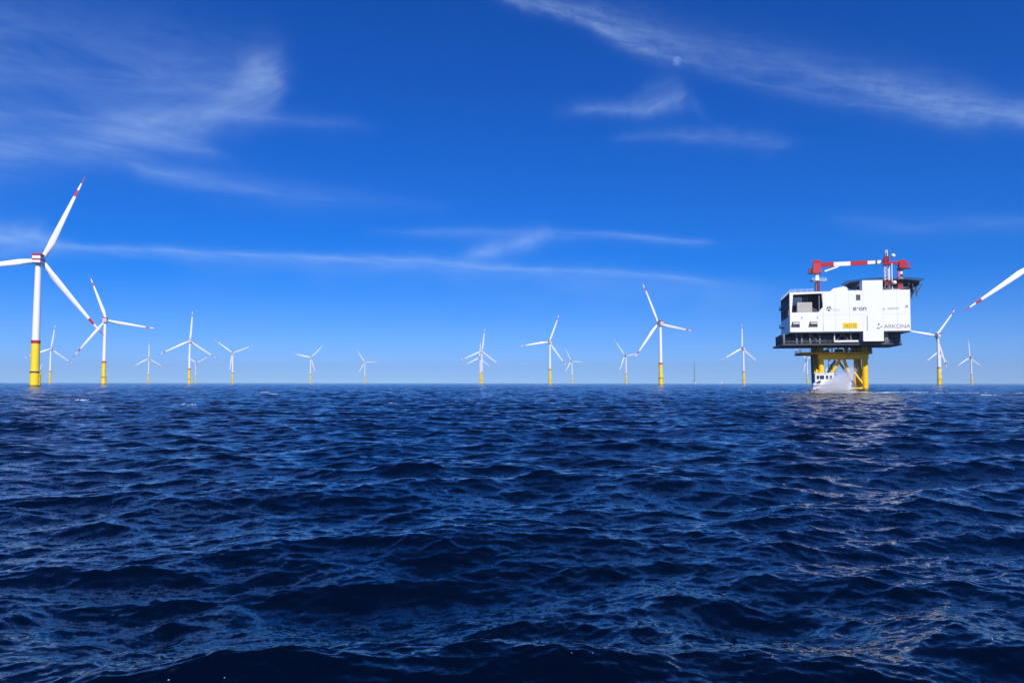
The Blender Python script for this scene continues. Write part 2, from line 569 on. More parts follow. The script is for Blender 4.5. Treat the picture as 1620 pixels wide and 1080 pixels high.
wm = bpy.data.materials.new('sea water')
wm.use_nodes = True
h = NG(wm.node_tree)
b = wm.node_tree.nodes['Principled BSDF']
tc = h.new('ShaderNodeTexCoord')
mp = h.new('ShaderNodeMapping'); mp.inputs['Scale'].default_value = (0.75, 1.0, 1.0)
h.link(tc.outputs['Object'], mp.inputs[0])
fA, cA = h.noise(mp.outputs[0], 1.5, 6, 0.72)
fB, cB = h.noise(mp.outputs[0], 17.0, 3, 0.65)
at = h.new('ShaderNodeAttribute', attribute_name='ripple')
sepA = h.new('ShaderNodeSeparateColor'); h.link(cA, sepA.inputs[0])
sepB = h.new('ShaderNodeSeparateColor'); h.link(cB, sepB.inputs[0])
patch, _ = h.noise(tc.outputs['Object'], 0.16, 3, 0.5)          # gusts roughen some patches more than others
gust = h.m('MULTIPLY', at.outputs['Fac'], h.m('ADD', 0.45, h.m('MULTIPLY', patch, 1.1)))


def slope(i):
    s = h.m('ADD', h.m('MULTIPLY', h.m('SUBTRACT', sepA.outputs[i], 0.5), 3.6), h.m('MULTIPLY', h.m('SUBTRACT', sepB.outputs[i], 0.5), 3.6))
    return h.m('MULTIPLY', s, gust)


gn = h.new('ShaderNodeNewGeometry')
va = h.new('ShaderNodeVectorMath', operation='ADD')
h.link(gn.outputs['Normal'], va.inputs[0])
h.link(h.xyz(slope(0), slope(1), 0.0), va.inputs[1])
vn = h.new('ShaderNodeVectorMath', operation='NORMALIZE')
h.link(va.outputs[0], vn.inputs[0])
h.link(vn.outputs[0], b.inputs['Normal'])
b.inputs['Base Color'].default_value = (0.0003, 0.0014, 0.0042, 1)
b.inputs['Roughness'].default_value = 0.07
b.inputs['IOR'].default_value = 1.47
sea.data.materials.append(wm)


# ------------------------------------------------------------------ wind turbines
HUB_Z, OVERHANG = 102.0, 6.6


def make_turbine():
    root = thing('wind_turbine', 'wind turbine', 'wind turbine', (0, 0, 0), 0, 'white wind turbines of the offshore farm')
    # yellow foundation
    f = MB().lathe([(3.45, -6), (3.45, 11.6), (3.45, 11.9), (3.2, 12.0), (3.15, 34.6)], 'yellow', n=40)
    f.lathe([(3.42, 34.6), (3.42, 37.0)], 'red', n=40)
    fo = f.build('foundation', root)
    p = MB()
    p.lathe([(4.6, 12.0), (4.6, 12.35)], 'grey', n=28)
    for k in range(28):
        t, t2 = 2 * math.pi * k / 28, 2 * math.pi * (k + 1) / 28
        a = (4.5 * math.cos(t), 4.5 * math.sin(t)); c = (4.5 * math.cos(t2), 4.5 * math.sin(t2))
        p.bar((*a, 12.3), (*a, 13.5), 0.07, 'yellow')
        for zz in (12.9, 13.5):
            p.bar((*a, zz), (*c, zz), 0.07, 'yellow')
    p.build('service_platform', fo)
    d = MB().cyl((4.3, -0.6, 12.3), (4.3, -0.6, 15.2), 0.16, 'white', n=8)
    d.bar((4.3, -0.6, 15.0), (5.8, -0.7, 18.4), 0.3, 'white').bar((4.3, -0.6, 13.4), (5.1, -0.65, 16.6), 0.14, 'grey')
    d.build('davit_crane', fo)
    l = MB()
    for s in (-1, 1):
        l.cyl((4.5, -1.0 + s * 0.75, -3), (4.5, -1.0 + s * 0.75, 11.4), 0.28, 'yellow', n=8)
        for z in (1.5, 5.5, 9.5):
            l.cyl((3.1, -1.0 + s * 0.75, z), (4.5, -1.0 + s * 0.75, z), 0.16, 'yellow', n=6)
        l.bar((4.15, -1.0 + s * 0.25, -1), (4.15, -1.0 + s * 0.25, 12.2), 0.07, 'yellow')
    for k in range(40):
        l.bar((4.15, -1.25, -0.5 + k * 0.31), (4.15, -0.75, -0.5 + k * 0.31), 0.05, 'yellow')
    l.build('boat_landing', fo)
    # tower in three cans with thin flange rings
    t = MB().lathe([(2.85, 37.0), (2.72, 55), (2.75, 55.05), (2.75, 55.25), (2.70, 55.3), (2.42, 78), (2.45, 78.05), (2.45, 78.25), (2.40, 78.3), (2.12, 98.9)], 'tower', n=40)
    t.build('tower', root)
    # nacelle: the rotor looks away from the camera (+Y), the rear faces it
    nz = HUB_Z
    n = MB().bbox(-3.1, 3.1, -4.9, 4.6, nz - 3.2, nz + 2.6, 0.45, 'tower')
    n.cyl((0, 0, nz - 4.0), (0, 0, nz - 3.1), 2.3, 'tower', n=28)
    no = n.build('nacelle', root)
    s = MB()
    s.box(-3.13, 3.13, -4.94, 4.3, nz - 1.15, nz + 0.15, 'red')
    s.build('stripe', no)
    hp = MB().box(-3.25, 3.25, -5.2, 3.2, nz + 2.62, nz + 2.9, 'darkred')
    for x in (-3.15, 3.15):
        hp.box(x - 0.05, x + 0.05, -5.1, 3.1, nz + 2.9, nz + 4.1, 'red')
    hp.box(-3.1, 3.1, -5.15, -5.05, nz + 2.9, nz + 4.1, 'red').box(-3.1, 3.1, 3.0, 3.1, nz + 2.9, nz + 4.1, 'red')
    hp.build('hoist_platform', no)
    for x in (-1.4, 1.4):
        ms = MB()
        ms.bar((x, 2.4, nz + 2.9), (x, 2.4, nz + 6.0), 0.14, 'grey').box(x - 0.25, x + 0.25, 2.2, 2.6, nz + 6.0, nz + 6.3, 'red')
        ms.build('sensor_mast', no)
    hub = MB().lathe([(2.3, 4.55), (2.55, 5.0), (2.6, 7.2), (2.25, 8.6), (1.4, 9.5), (0.3, 9.9)], 'tower', (0, 0, nz), 24, 'Y')
    hub.build('hub', root)
    # blade
    bl = MB()
    secs = []
    for r in (1.6, 3.0, 5, 8, 11, 14, 17, 21, 26, 32, 39, 46, 53, 58.6, 64.4, 64.4, 70.6, 70.6, 74.5, 76.4, 77.0):
        if r < 8:
            ch = 3.2 + (r - 1.6) / 6.4 * 0.9
        elif r < 17:
            ch = 4.1 + (r - 8) / 9 * 0.9
        else:
            u = (r - 17) / 60
            ch = 5.0 * (1 - u) ** 0.85 * 0.86 + 0.7
        if r > 60:
            ch *= 1 - (r - 60) / 17 * 0.35
        if r > 76:
            ch *= 0.55
        th = max(0.16, min(1, 1.0 - (r - 3) / 14 * 0.66 if r < 17 else 0.34 - (r - 17) / 60 * 0.18))
        tw = R(14) * max(0, 1 - r / 55)
        pre = 4.2 * (r / 77) ** 2
        secs.append((r, ch, th, tw, pre))
    n = 16
    rings = []
    for r, ch, th, tw, pre in secs:
        ring = []
        for k in range(n):
            t = 2 * math.pi * k / n
            circ = min(1, max(0, (r - 3) / 9))
            x = math.cos(t) * 0.5
            yy = math.sin(t) * 0.5 * th * (1 - circ * 0.55 * max(0, x + 0.1))
            x = (x + circ * 0.16) * ch
            yy *= ch
            ring.append((x * math.cos(tw) - yy * math.sin(tw), x * math.sin(tw) + yy * math.cos(tw) + pre, r))
        rings.append(ring)
    for j in range(len(rings) - 1):
        r0, r1 = secs[j][0], secs[j + 1][0]
        if r1 - r0 < 1e-6:
            continue
        mid = (r0 + r1) / 2
        key = 'red' if mid > 70.6 or 58.6 < mid < 64.4 else 'blade'
        bl.add(rings[j] + rings[j + 1], [(k, (k + 1) % n, n + (k + 1) % n, n + k) for k in range(n)], key, True)
    bl.add(rings[-1], [tuple(range(n))], 'red')
    me = bl.mesh('blade')
    for q in range(3):
        o = link('blade', me, root)
        o.location = (0, OVERHANG, nz)
        o.rotation_euler = (0, R(120 * q), 0)
    return root


def copy_tree(o, parent=None):
    c = o.copy()
    C.objects.link(c)
    if parent is not None:
        c.parent = parent
    for ch in list(o.children):
        copy_tree(ch, c)
    return c


TURBINES = [
    # hub px, hub py, base px, clockwise angle of one blade, label
    (66, 413, 54.5, 22, 'largest turbine, at the left edge, its left blade running out of the picture'),
    (79.7, 552.5, 78.8, 7, 'small turbine just right of the largest one, tower beside its yellow foundation'),
    (168.3, 507.5, 163.7, -21, 'second largest turbine on the left, lowest blade crossed by the tip of the largest turbine'),
    (235.2, 567.8, 234.5, 0, 'small turbine standing alone right of the second largest left one, one blade straight up'),
    (300.4, 540.0, 299.0, 3.5, 'mid sized turbine with one blade upright and a tiny turbine close to its right'),
    (310.8, 574.5, 309.4, 60, 'tiny turbine tucked right beside the mid sized one with an upright blade'),
    (367.9, 559.0, 367.6, 67, 'turbine with two blades raised in a wide Y, right of the upright bladed pair'),
    (491.8, 566.0, 490.9, 43, 'pale small turbine alone in the left middle, one blade almost level to the left'),
    (577, 573.2, 577, -33, 'smallest pale turbine alone nearest the middle of the horizon'),
    (762.3, 555.7, 762.2, 7, 'front turbine of the overlapping pair near the middle, its hub the higher one'),
    (758.4, 566.0, 759.6, 5, 'rear turbine of the overlapping pair near the middle, its hub the lower one'),
    (868.6, 541.0, 870.1, 21.5, 'tall turbine right of the overlapping pair, one blade almost level to the left'),
    (903.1, 571.2, 905, -28, 'tiny pale turbine close to the right of the tall one near the middle'),
    (987.9, 562.5, 990.6, -38, 'small turbine whose right blade meets the lower blade of the bigger one beside it'),
    (1041, 511.8, 1045.6, -22.5, 'biggest turbine in the middle right, red banded blade tip pointing up left'),
    (1173.7, 551.0, 1176.8, 3, 'turbine standing alone between the distant sails and the white platform'),
    (1275.8, 567, 1277.6, 72, 'distant turbine seen beneath the platform, partly behind its yellow jacket'),
    (1480.6, 530.4, 1486, 39.5, 'larger turbine just right of the platform, its left blade reaching the platform'),
    (1484, 556.5, 1488.6, 2, 'turbine almost hidden behind the larger one right of the platform'),
    (1534, 565, 1537.5, 0, 'small turbine alone near the right edge of the horizon'),
    (1636, 417.5, None, 238.8, 'near turbine outside the frame, one red banded blade entering from the right edge'),
]


def cam_xy(P):
    d = Vector(P) - Vector((0, 0, CAM_H))
    fw = d.y * math.cos(PITCH) + d.z * math.sin(PITCH)
    up = -d.y * math.sin(PITCH) + d.z * math.cos(PITCH)
    return 810 + FPX * d.x / fw, 540 - FPX * up / fw


proto = make_turbine()
for i, (hx, hy, bx, phi, label) in enumerate(TURBINES):
    d = ray(hx, hy)
    Yh = (HUB_Z - CAM_H) * d.y / d.z
    if bx is None:
        psi = R(-12)
        X, Y = Yh * d.x / d.y - OVERHANG * math.sin(psi), Yh - OVERHANG * math.cos(psi)
    else:
        psi = R(-10)
        for _ in range(8):
            Y = Yh - OVERHANG * math.cos(psi)
            db = ray(bx, 607)
            X = Y * db.x / db.y
            Xh = Yh * d.x / d.y
            psi = math.asin(max(-0.5, min(0.2, (Xh - X) / OVERHANG)))
        # base column stays on its pixel, the yaw takes up the hub offset
    o = proto if i == 0 else copy_tree(proto)
    o.location = (X, Y, 0)
    o.rotation_euler = (0, 0, -psi)
    o['label'] = label
    q = 0
    for ch in o.children:
        if ch.name.startswith('blade'):
            ch.rotation_euler = (0, R(phi + 120 * q), 0)
            q += 1


# ------------------------------------------------------------------ offshore substation
PSI = R(13)
_d0 = ray(1250, 524)
SO = Vector((307 * _d0.x / _d0.y, 307, 0))
UX, UY = Vector((math.cos(PSI), -math.sin(PSI), 0)), Vector((math.sin(PSI), math.cos(PSI), 0))


def fp(px, py, dep=0.0):
    """the point of the substation's own frame (x along the front, z up) seen at a photo pixel, on the plane dep metres behind the front"""
    d = ray(px, py)
    o = Vector((0, 0, CAM_H))
    n = UY
    t = ((SO + UY * dep) - o).dot(n) / d.dot(n)
    P = o + d * t - SO
    return P.dot(UX), P.z


def fx(px, dep=0.0):
    return fp(px, 540, dep)[0]


def fz(py, dep=0.0, px=1345):
    return fp(px, py, dep)[1]


sub = thing('offshore_substation', 'white offshore substation platform on a yellow jacket, with ARKONA lettering and a helideck', 'platform', SO, -PSI)
ZB, ZT = fz(523.5), fz(459.5)
XR = fx(1441.5)
DEP = 32.0
ZD = fz(545.5, 1.5)                      # underside of the cellar deck

# --- front wall, openings cut through
rec = [fp(*p) for p in ((1252.5, 494), (1254.5, 465.5), (1299.5, 463.5), (1301.5, 467), (1301.5, 485), (1295, 493))]
v1 = [fp(*p) for p in ((1250.8, 517.5), (1253.6, 508.2), (1265.2, 508.2), (1265.2, 517.5))]
v2 = [fp(*p) for p in ((1278.6, 517.0), (1281.2, 507.8), (1293.4, 507.8), (1293.4, 517.0))]
win = [fp(*p) for p in ((1354, 474.5), (1354, 465.5), (1361, 465.5), (1361, 474.5))]
xs0, xs1 = fx(1366, 0), fx(1398.5, 0)
xj = fx(1302.8)
outer = [(0, ZB), (xs0, ZB), (xs0, ZT), (xj + 0.06, ZT), (0, ZT)]
MB().poly([[(0, ZB), (xj, ZB), (xj, ZT), (0, ZT)], rec, v1, v2], 0.35, 'white').build('wall', sub)
MB().poly([[(xj + 0.08, ZB), (xs0 - 0.03, ZB), (xs0 - 0.03, ZT), (xj + 0.08, ZT)], win], 0.35, 'white').build('wall', sub)
MB().poly([[(xs1 + 0.03, ZB), (XR, ZB), (XR, ZT), (xs1 + 0.03, ZT)]], 0.35, 'white').build('wall', sub)
st0, st1 = fz(443.5), fz(539.3)
stw = MB().box(xs0, xs1, 0.0, 5.0, ZT + 0.01, st0, 'white').box(xs0, xs1, 0.0, 5.0, st1, ZB - 0.01, 'white')
stw.poly([[(xs0, ZB), (xs1, ZB), (xs1, ZT), (xs0, ZT)]], 0.35, 'white')
sto = stw.build('stair_tower', sub)
MB().box(xs0 + 1.35, xs0 + 1.75, -0.05, -0.005, fz(523), fz(499), 'inkpale').build('ladder_rail', sto)
bk = MB().box(0.4, XR - 0.01, DEP - 0.3, DEP, ZB, ZT, 'white').box(XR - 0.3, XR - 0.01, 0.36, DEP - 0.31, ZB, ZT, 'white')
bk.build('wall', sub, 'plain side and back wall, away from the sun')
MB().box(0.02, XR - 0.02, 0.36, DEP - 0.02, ZT - 0.4, ZT - 0.01, 'grey').build('roof', sub)
fl = MB().box(0.02, XR - 0.02, 0.36, DEP - 0.02, ZB - 0.45, ZB - 0.01, 'navy')
fl.build('main_deck', sub)

# --- big opening on the left module: lining, louvre box, pipes and panels
ro = MB().box(0.4, xj + 1.5, 7.0, 7.2, ZB + 0.3, ZT - 0.45, 'dark')
ro.box(xj + 1.3, xj + 1.5, 0.4, 7.0, ZB + 0.3, ZT - 0.45, 'dark')
ro.box(0.4, xj + 1.3, 0.36, 7.0, fz(494.5) - 0.3, fz(494.5), 'grey')
roo = ro.build('recess', sub)
x0, z0 = fp(1261, 493, 1.2); x1, z1 = fp(1284.5, 477.5, 1.2)
lb = MB().box(x0, x1, 1.2, 4.2, fz(494.5) + 0.02, z1, 'beige')
lbo = lb.build('louvre_box', sub)
for k in range(9):
    xx = x0 + (x1 - x0) * (k + 0.5) / 9
    MB().box(xx - 0.16, xx + 0.16, 1.02, 1.19, fz(494.5) + 0.2, z1 - 0.15, 'beige').build('louvre', lbo)
xa, xb = fx(1255, 2.5), fx(1271, 2.5)
for k in range(5):
    xx = xa + (xb - xa) * k / 5
    MB().box(xx + 0.08, xx + (xb - xa) / 5 - 0.06, 4.4, 4.6, z1 - 1.0, fz(467, 3), 'white').build('cladding_panel', roo)
for px in (1273, 1276, 1279.5):
    xx = fx(px, 3)
    MB().cyl((xx, 5.2, z1 - 0.4), (xx, 5.2, fz(466, 3)), 0.22, 'grey', n=8).build('pipe', roo)
MB().cyl((fx(1297, 1), 1.0, fz(492)), (fx(1297, 1), 1.0, fz(464)), 0.22, 'grey', n=8).build('pipe', roo)
MB().bar((fx(1284, 2), 2.0, fz(484)), (fx(1299, 2), 2.0, fz(491)), 0.3, 'navy').build('brace', roo)
MB().box(fx(1285, 3), fx(1294, 3), 3.0, 5.5, fz(494.5) + 0.02, fz(487), 'steel').build('equipment_cabinet', roo)
railing(MB(), [(fx(1253), 0.6), (fx(1300), 0.6)], fz(494.5), 1.1, 1.6, 'grey').build('handrail', roo)
for v in (v1, v2):
    vx0, vx1, vz0, vz1 = v[0][0], v[2][0], v[0][1], v[1][1]
    vo = MB().box(vx0 - 0.1, vx1 + 0.1, 1.2, 1.3, vz0 - 0.2, vz1 + 0.2, 'dark').build('vent', sub)
    hd = MB().box(vx0 + 0.95, vx1 - 0.02, 0.1, 0.45, vz0 + (vz1 - vz0) * 0.52, vz1 - 0.04, 'beige')
    hd.build('hood', vo)
    gr = MB()
    for k in range(4):
        gr.box(vx0, vx1, 0.6, 0.8, vz0 + 0.25 * k + 0.1, vz0 + 0.25 * k + 0.2, 'grey')
    gr.build('louvre', vo)
w = win
wo = MB().box(w[0][0] - 0.1, w[2][0] + 0.1, 0.3, 0.38, w[0][1] - 0.1, w[1][1] + 0.1, 'steel').build('window', sub)
fr = MB()
mx, mz = (w[0][0] + w[2][0]) / 2, (w[0][1] + w[1][1]) / 2
fr.box(mx - 0.06, mx + 0.06, 0.18, 0.3, w[0][1], w[1][1], 'grey').box(w[0][0], w[2][0], 0.2, 0.29, mz - 0.06, mz + 0.06, 'grey')
fr.build('frame', wo)
for px, py in ((1268.5, 501.7), (1293.5, 501.5)):
    xx, zz = fp(px, py)
    MB().box(xx - 0.22, xx + 0.22, -0.12, 0.0, zz - 0.4, zz + 0.4, 'inkpale').build('floodlight', sub)
xx, zz = fp(1434.5, 483.5)
MB().lathe([(0.55, -0.1), (0.5, 0.0)], 'inkpale', (xx, -0.02, zz), 16, 'Y').build('round_hatch', sub)
MB().box(fx(1302.9) - 0.05, fx(1302.9) + 0.16, -0.02, 0.0, fz(522), fz(512), 'inkpale').build('drain_pipe', sub)


for px, y0, y1 in ((1322.5, 523, 460), (1344.5, 523, 460), (1420.5, 522, 458)):
    MB().box(fx(px) - 0.035, fx(px) + 0.035, -0.012, -0.002, fz(y0), fz(y1), 'inkpale').build('panel_joint', sub)
for pa, pb in ((1303, 1366), (1399, 1441)):
    MB().box(fx(pa), fx(pb), -0.012, -0.002, fz(497) - .03, fz(497) + .03, 'inkpale').build('panel_joint', sub)
# --- lettering
def text(body, pxl, pxr, pyb, pyt, key, parent=sub, name='lettering', y=-0.03, bold=0.0, shear=0.0):
    cu = bpy.data.curves.new('lettering', 'FONT')
    cu.body, cu.size, cu.offset, cu.shear = body, 1.0, bold, shear
    cu.extrude = 0.0
    tmp = bpy.data.objects.new('tmp', cu)
    me = bpy.data.meshes.new_from_object(tmp)
    bpy.data.objects.remove(tmp)
    xs = [v.co.x for v in me.vertices]; ys = [v.co.y for v in me.vertices]
    (xa, za), (xb, zb) = fp(pxl, pyb), fp(pxr, pyt)
    sx, sz = (xb - xa) / (max(xs) - min(xs)), (zb - za) / (max(ys) - min(ys))
    for v in me.vertices:
        v.co = ((v.co.x - min(xs)) * sx + xa, y, (v.co.y - min(ys)) * sz + za)
    me.materials.append(M[key])
    return link(name, me, parent)


text('ARKONA', 1398.5, 1440, 518.6, 511.6, 'inkgrey', bold=0.004)
text('e\u00b7on', 1349.5, 1370.5, 490.8, 485.0, 'ink', bold=0.012)
text('50hertz', 1317, 1329, 491.2, 487.6, 'inkpale')
text('equinor', 1404, 1422.5, 490.0, 484.6, 'inkgrey')


def mark(polys, key, name='emblem'):
    mb = MB()
    for pl in polys:
        mb.poly([[fp(*p) for p in pl]], 0.02, key, -0.03)
    mb.build(name, sub)


def diamond(cx, cz, r, t=0):
    return [(cx + r * math.cos(t + k * math.pi / 2), cz - r * math.sin(t + k * math.pi / 2)) for k in range(4)]


mark([diamond(1309.5, 486.2, 1.9, .4), diamond(1312.9, 485.6, 1.9, .2), diamond(1311.2, 490.2, 2.1, .7), diamond(1314.6, 488.0, 1.2, .2), diamond(1308.0, 489.0, 1.1, .2)], 'ink')
mark([diamond(1397.2, 487.2, 1.0), diamond(1399.0, 488.6, 1.2), diamond(1397.0, 489.4, 0.9)], 'inkgrey')
mark([[(1386.5, 519.5), (1388.2, 517.3), (1391.4, 517.3), (1392.0, 518.6), (1389.5, 519.7)], [(1388.4, 513.6), (1389.6, 510.4), (1391.6, 510.6), (1391.4, 513.4), (1389.8, 514.2)], [(1392.3, 517.2), (1394.2, 514.3), (1395.8, 517.2)]], 'inkgrey')
(xa, za), (xb, zb) = fp(1333.5, 519), fp(1356.5, 509.6)
sg = MB().box(xa, xb, -0.08, -0.001, za, zb, 'sign').build('sign', sub)
text('AKO 50', 1335.5, 1354.5, 517.3, 511.4, 'inksign', parent=sg, y=-0.1, bold=0.01)

# --- left side: open gallery above, blank panel below
sd = MB().box(0.0, 0.3, 0.37, DEP, ZB, ZB + 6.6, 'navy')
sd.poly([[(0, 0), (1, 0), (1, 0.01), (0, 0.01)]], 0.01, 'navy')
MB().box(0.0, 0.3, 0.37, DEP, ZB, ZB + 6.4, 'white').build('side_panel', sub)
sg2 = MB()
for k in range(7):
    y = 0.6 + k * (DEP - 1.2) / 6
    sg2.box(0.02, 0.42, y - 0.2, y + 0.2, ZB + 6.4, ZT - 0.4, 'navy')
    if k < 6:
        y2 = 0.6 + (k + 1) * (DEP - 1.2) / 6
        sg2.bar((0.2, y, ZB + 6.6), (0.2, y2, ZT - 0.6), 0.22, 'navy')
sg2.box(0.02, 0.4, 0.4, DEP, ZB + 10.4, ZB + 10.8, 'navy')
sg2.box(3.4, 3.6, 7.3, DEP - 0.4, ZB + 0.2, ZT - 0.45, 'steel')
sg2.build('side_gallery', sub)
for z in (ZB + 3.0, ZB + 10.7):
    bo = MB().box(-1.5, -0.02, 20, 25, z, z + 0.25, 'steel')
    railing(bo, [(-1.45, 20.05), (-1.45, 24.95)], z + 0.25, 1.1, 1.2, 'steel', 0.07)
    bo.build('balcony', sub)

# --- cellar deck under the main box
xl, xr_ = fx(1238, 2.0), fx(1428, 8.0)
cd = MB()
xc = fx(1404, 2.0)
plan = [(xl, 2.0), (xc, 2.0), (xr_, 9.0), (xr_, DEP - 1), (xl - 1.0, DEP - 1)]
for z0, z1 in ((ZD + 0.2, ZD + 0.9),):
    n = len(plan)
    cd.add([(x, y, z0) for x, y in plan] + [(x, y, z1) for x, y in plan],
           [tuple(range(n - 1, -1, -1)), tuple(range(n, 2 * n))] + [(i, (i + 1) % n, n + (i + 1) % n, n + i) for i in range(n)], 'steel')
cd.build('cellar_deck', sub)
zt, zb_ = ZB - 0.46, ZD + 0.91
cols = [fx(p, 2.5) for p in (1240.5, 1260.5, 1268.5, 1281.5, 1297, 1320.5, 1346, 1361, 1401, 1404)]
lat = MB()
for i, x in enumerate(cols):
    MB().box(x - 0.28, x + 0.28, 2.3, 2.9, zb_, zt, 'grey').build('column', sub)
for a, b_ in ((2, 3), (3, 4), (4, 5)):
    lat.bar((cols[a], 2.8, zb_ + 0.1), (cols[b_], 2.8, zt - 0.1), 0.28, 'steel')
lat.bar((cols[3], 2.6, zt - 0.1), (cols[4], 2.6, zb_ + 0.1), 0.28, 'grey')
lat.bar((cols[5], 2.6, zb_ + 0.3), ((cols[5] + cols[6]) / 2, 2.6, zt - 0.3), 0.25, 'grey')
lat.bar((cols[6], 2.6, zb_ + 0.3), ((cols[5] + cols[6]) / 2, 2.6, zt - 0.3), 0.25, 'grey')
for k in range(7):
    y = 4 + k * 4
    lat.box(xl, xl + 0.5, y, y + 0.5, zb_, zt, 'steel')
    if k < 6:
        lat.bar((xl + 0.2, y + 0.3, zb_), (xl + 0.2, y + 4.3, zt), 0.25, 'steel')
lat.build('bracing', sub)
for pa, pb, h0, dep in ((1242, 1258, .75, 5), (1263, 1267, .95, 4), (1270, 1280, .6, 4.5), (1284, 1296, .7, 6), (1299, 1318, .85, 5), (1322, 1330, .35, 4), (1333, 1342, .62, 5), (1349, 1360, .7, 5), (1405, 1414, .8, 8), (1416, 1424, .6, 10)):
    MB().box(fx(pa, dep), fx(pb, dep), dep, dep + 4, zb_, zb_ + (zt - zb_) * h0, 'steel' if rng.random() < .6 else 'navy').build('equipment_cabinet', sub)
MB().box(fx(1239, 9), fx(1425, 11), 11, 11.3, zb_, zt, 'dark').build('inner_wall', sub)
MB().cyl((fx(1334, 4), 4, zb_ + 1.2), (fx(1341, 4), 4, zb_ + 1.2), 0.9, 'grey', n=12).build('tank', sub)
for px in (1408, 1411, 1415, 1418, 1421):
    MB().cyl((fx(px, 9), 6.5 + (px - 1408) * .12, zb_), (fx(px, 9), 6.5 + (px - 1408) * .12, zt), 0.2, 'grey', n=6).build('pipe', sub)
x0, zz0 = fp(1319.5, 540.5, 1.6); x1, zz1 = fp(1358, 537.3, 1.6)
MB().box(x0, x1, 1.5, 1.97, zz0, zz1, 'white').box(x0, x0 + 0.35, 1.55, 1.9, zz1, ZB - 0.5, 'white').box(fx(1345.5, 1.6), fx(1346.8, 1.6), 1.55, 1.9, zz1, ZB - 0.5, 'grey').build('loading_bay_beam', sub)
rl = railing(MB(), [(cols[0], 2.1), (cols[5], 2.1)], zb_, 1.1, 1.6, 'grey', 0.08)
railing(rl, [(fx(1400, 2), 2.1), (xc, 2.1), (xr_ - .1, 9.0)], zb_, 1.1, 1.6, 'grey', 0.08)
rl.build('handrail', sub)

# --- jacket
JF, JB = 10.5, 25.0
zj = fz(559.5, JF)                       # jacket top level
legs = {}
for nm, px, dep in (('fl', 1298, JF), ('fr', 1367.3, JF), ('bl', 1289.5, JB), ('br', 1357, JB)):
    x = fx(px, dep)
    legs[nm] = (x, dep)
    MB().cyl((x, dep, -6), (x, dep, ZD - 0.02), 1.12, 'jacket', n=20).build('jacket_leg', sub)


def tube(a, b_, r, key='jacket', name='brace'):
    return MB().cyl(a, b_, r, key, n=12).build(name, sub)


fl_, fr_, bl_, br_ = (legs[k] for k in ('fl', 'fr', 'bl', 'br'))
xm = fx(1331, JF)
zm = fz(566, JF)
tube((fl_[0] + .8, JF, 1.6), (xm - .5, JF, zm), 0.62)
tube((fr_[0] - .8, JF, fz(607, JF)), (fx(1350, JF), JF, fz(588, JF)), 0.45)
tube((xm + .6, JF, zm), (fx(1345.5, JF), JF, fz(600, JF)), 0.62)
tube((fl_[0] + .8, JF, fz(614, JF)), (fr_[0] - .8, JF, fz(614, JF)), 0.58)
tube((fx(1342, JF), JF, fz(612.5, JF)), (fx(1342, JF), JF, fz(596, JF)), 0.45)
xmb = (bl_[0] + br_[0]) / 2
tube((bl_[0] + .8, JB, 1.6), (xmb - .5, JB, zj - 2), 0.5)
tube((br_[0] - .8, JB, 1.6), (xmb + .5, JB, zj - 2), 0.5)
tube((bl_[0] + .8, JB, 1.4), (br_[0] - .8, JB, 1.4), 0.48)
for s in ((fl_, bl_), (fr_, br_)):
    (xa, ya), (xb, yb) = s
    tube((xa, ya + .8, zj - 1.5), ((xa + xb) / 2, (ya + yb) / 2, 6.5), 0.42)
    tube((xb, yb - .8, zj - 1.5), ((xa + xb) / 2, (ya + yb) / 2, 6.5), 0.42)
    tube((xa, ya + .8, 1.5), (xb, yb - .8, 1.5), 0.42)
# top girders and the access deck on the jacket
gd = MB().box(fl_[0] - 1.2, fr_[0] + 1.2, JF - 1.5, JF - 0.6, zj - 2.0, zj - 0.05, 'jacket')
gd.build('girder', sub)
gd = MB().box(fl_[0] - 1.2, fr_[0] + 1.2, JB + 0.4, JB + 1.3, zj - 1.7, zj - 0.05, 'jacket')
gd.build('girder', sub)
ax0, ax1 = fx(1267, 7.5), fx(1380, 7.5)
ad = MB().box(ax0, ax1, 7.5, JB + 3, zj, zj + 0.8, 'ochre')
ado = ad.build('access_deck', sub)
rr = MB()
railing(rr, [(ax0 + .1, JB + 2.9), (ax0 + .1, 7.6), (ax1 - .1, 7.6), (ax1 - .1, JB + 2.9)], zj + 0.8, 1.15, 1.5, 'jacket', 0.08)
rr.build('handrail', ado)
z0, z1 = zj + 0.81, ZD - 0.02
for pa, pb, dep, t in ((1284, 1290, 11, 1), (1296, 1300, 12, .85), (1304, 1312, 16, .5), (1322, 1334, 13, .62), (1337, 1342, 15, 1), (1349, 1358, 13, 1), (1362, 1372, 12, .9), (1372, 1379, 9.5, .72)):
    MB().box(fx(pa, dep), fx(pb, dep), dep, dep + 3, z0, z0 + (z1 - z0) * t, 'steel').build('equipment_cabinet', ado)
for px in (1316, 1326, 1346, 1360):
    MB().cyl((fx(px, 12), 12, z0), (fx(px, 12), 12, z1), 0.25, 'steel', n=8).build('post', ado)
MB().bar((fx(1302, 9), 9, z0), (fx(1316, 9), 9, z1), 0.5, 'navy').build('brace', ado)
MB().bar((fx(1346, 9), 9, z0), (fx(1334, 9), 9, z1), 0.5, 'navy').build('brace', ado)
lt = MB()
for s in (0, 1):
    xx = fx(1310, JF + 5) + s * 2.4
    lt.bar((xx, JF + 5, 3), (xx, JF + 5, zj), 0.22, 'beige')
for k in range(5):
    z = 4 + k * 2.1
    xx = fx(1310, JF + 5)
    lt.bar((xx, JF + 5, z), (xx + 2.4, JF + 5, z + 2.0), 0.3, 'beige')
    lt.box(xx, xx + 2.4, JF + 4.6, JF + 5.4, z - .1, z, 'grey')
lt.build('stair', sub)
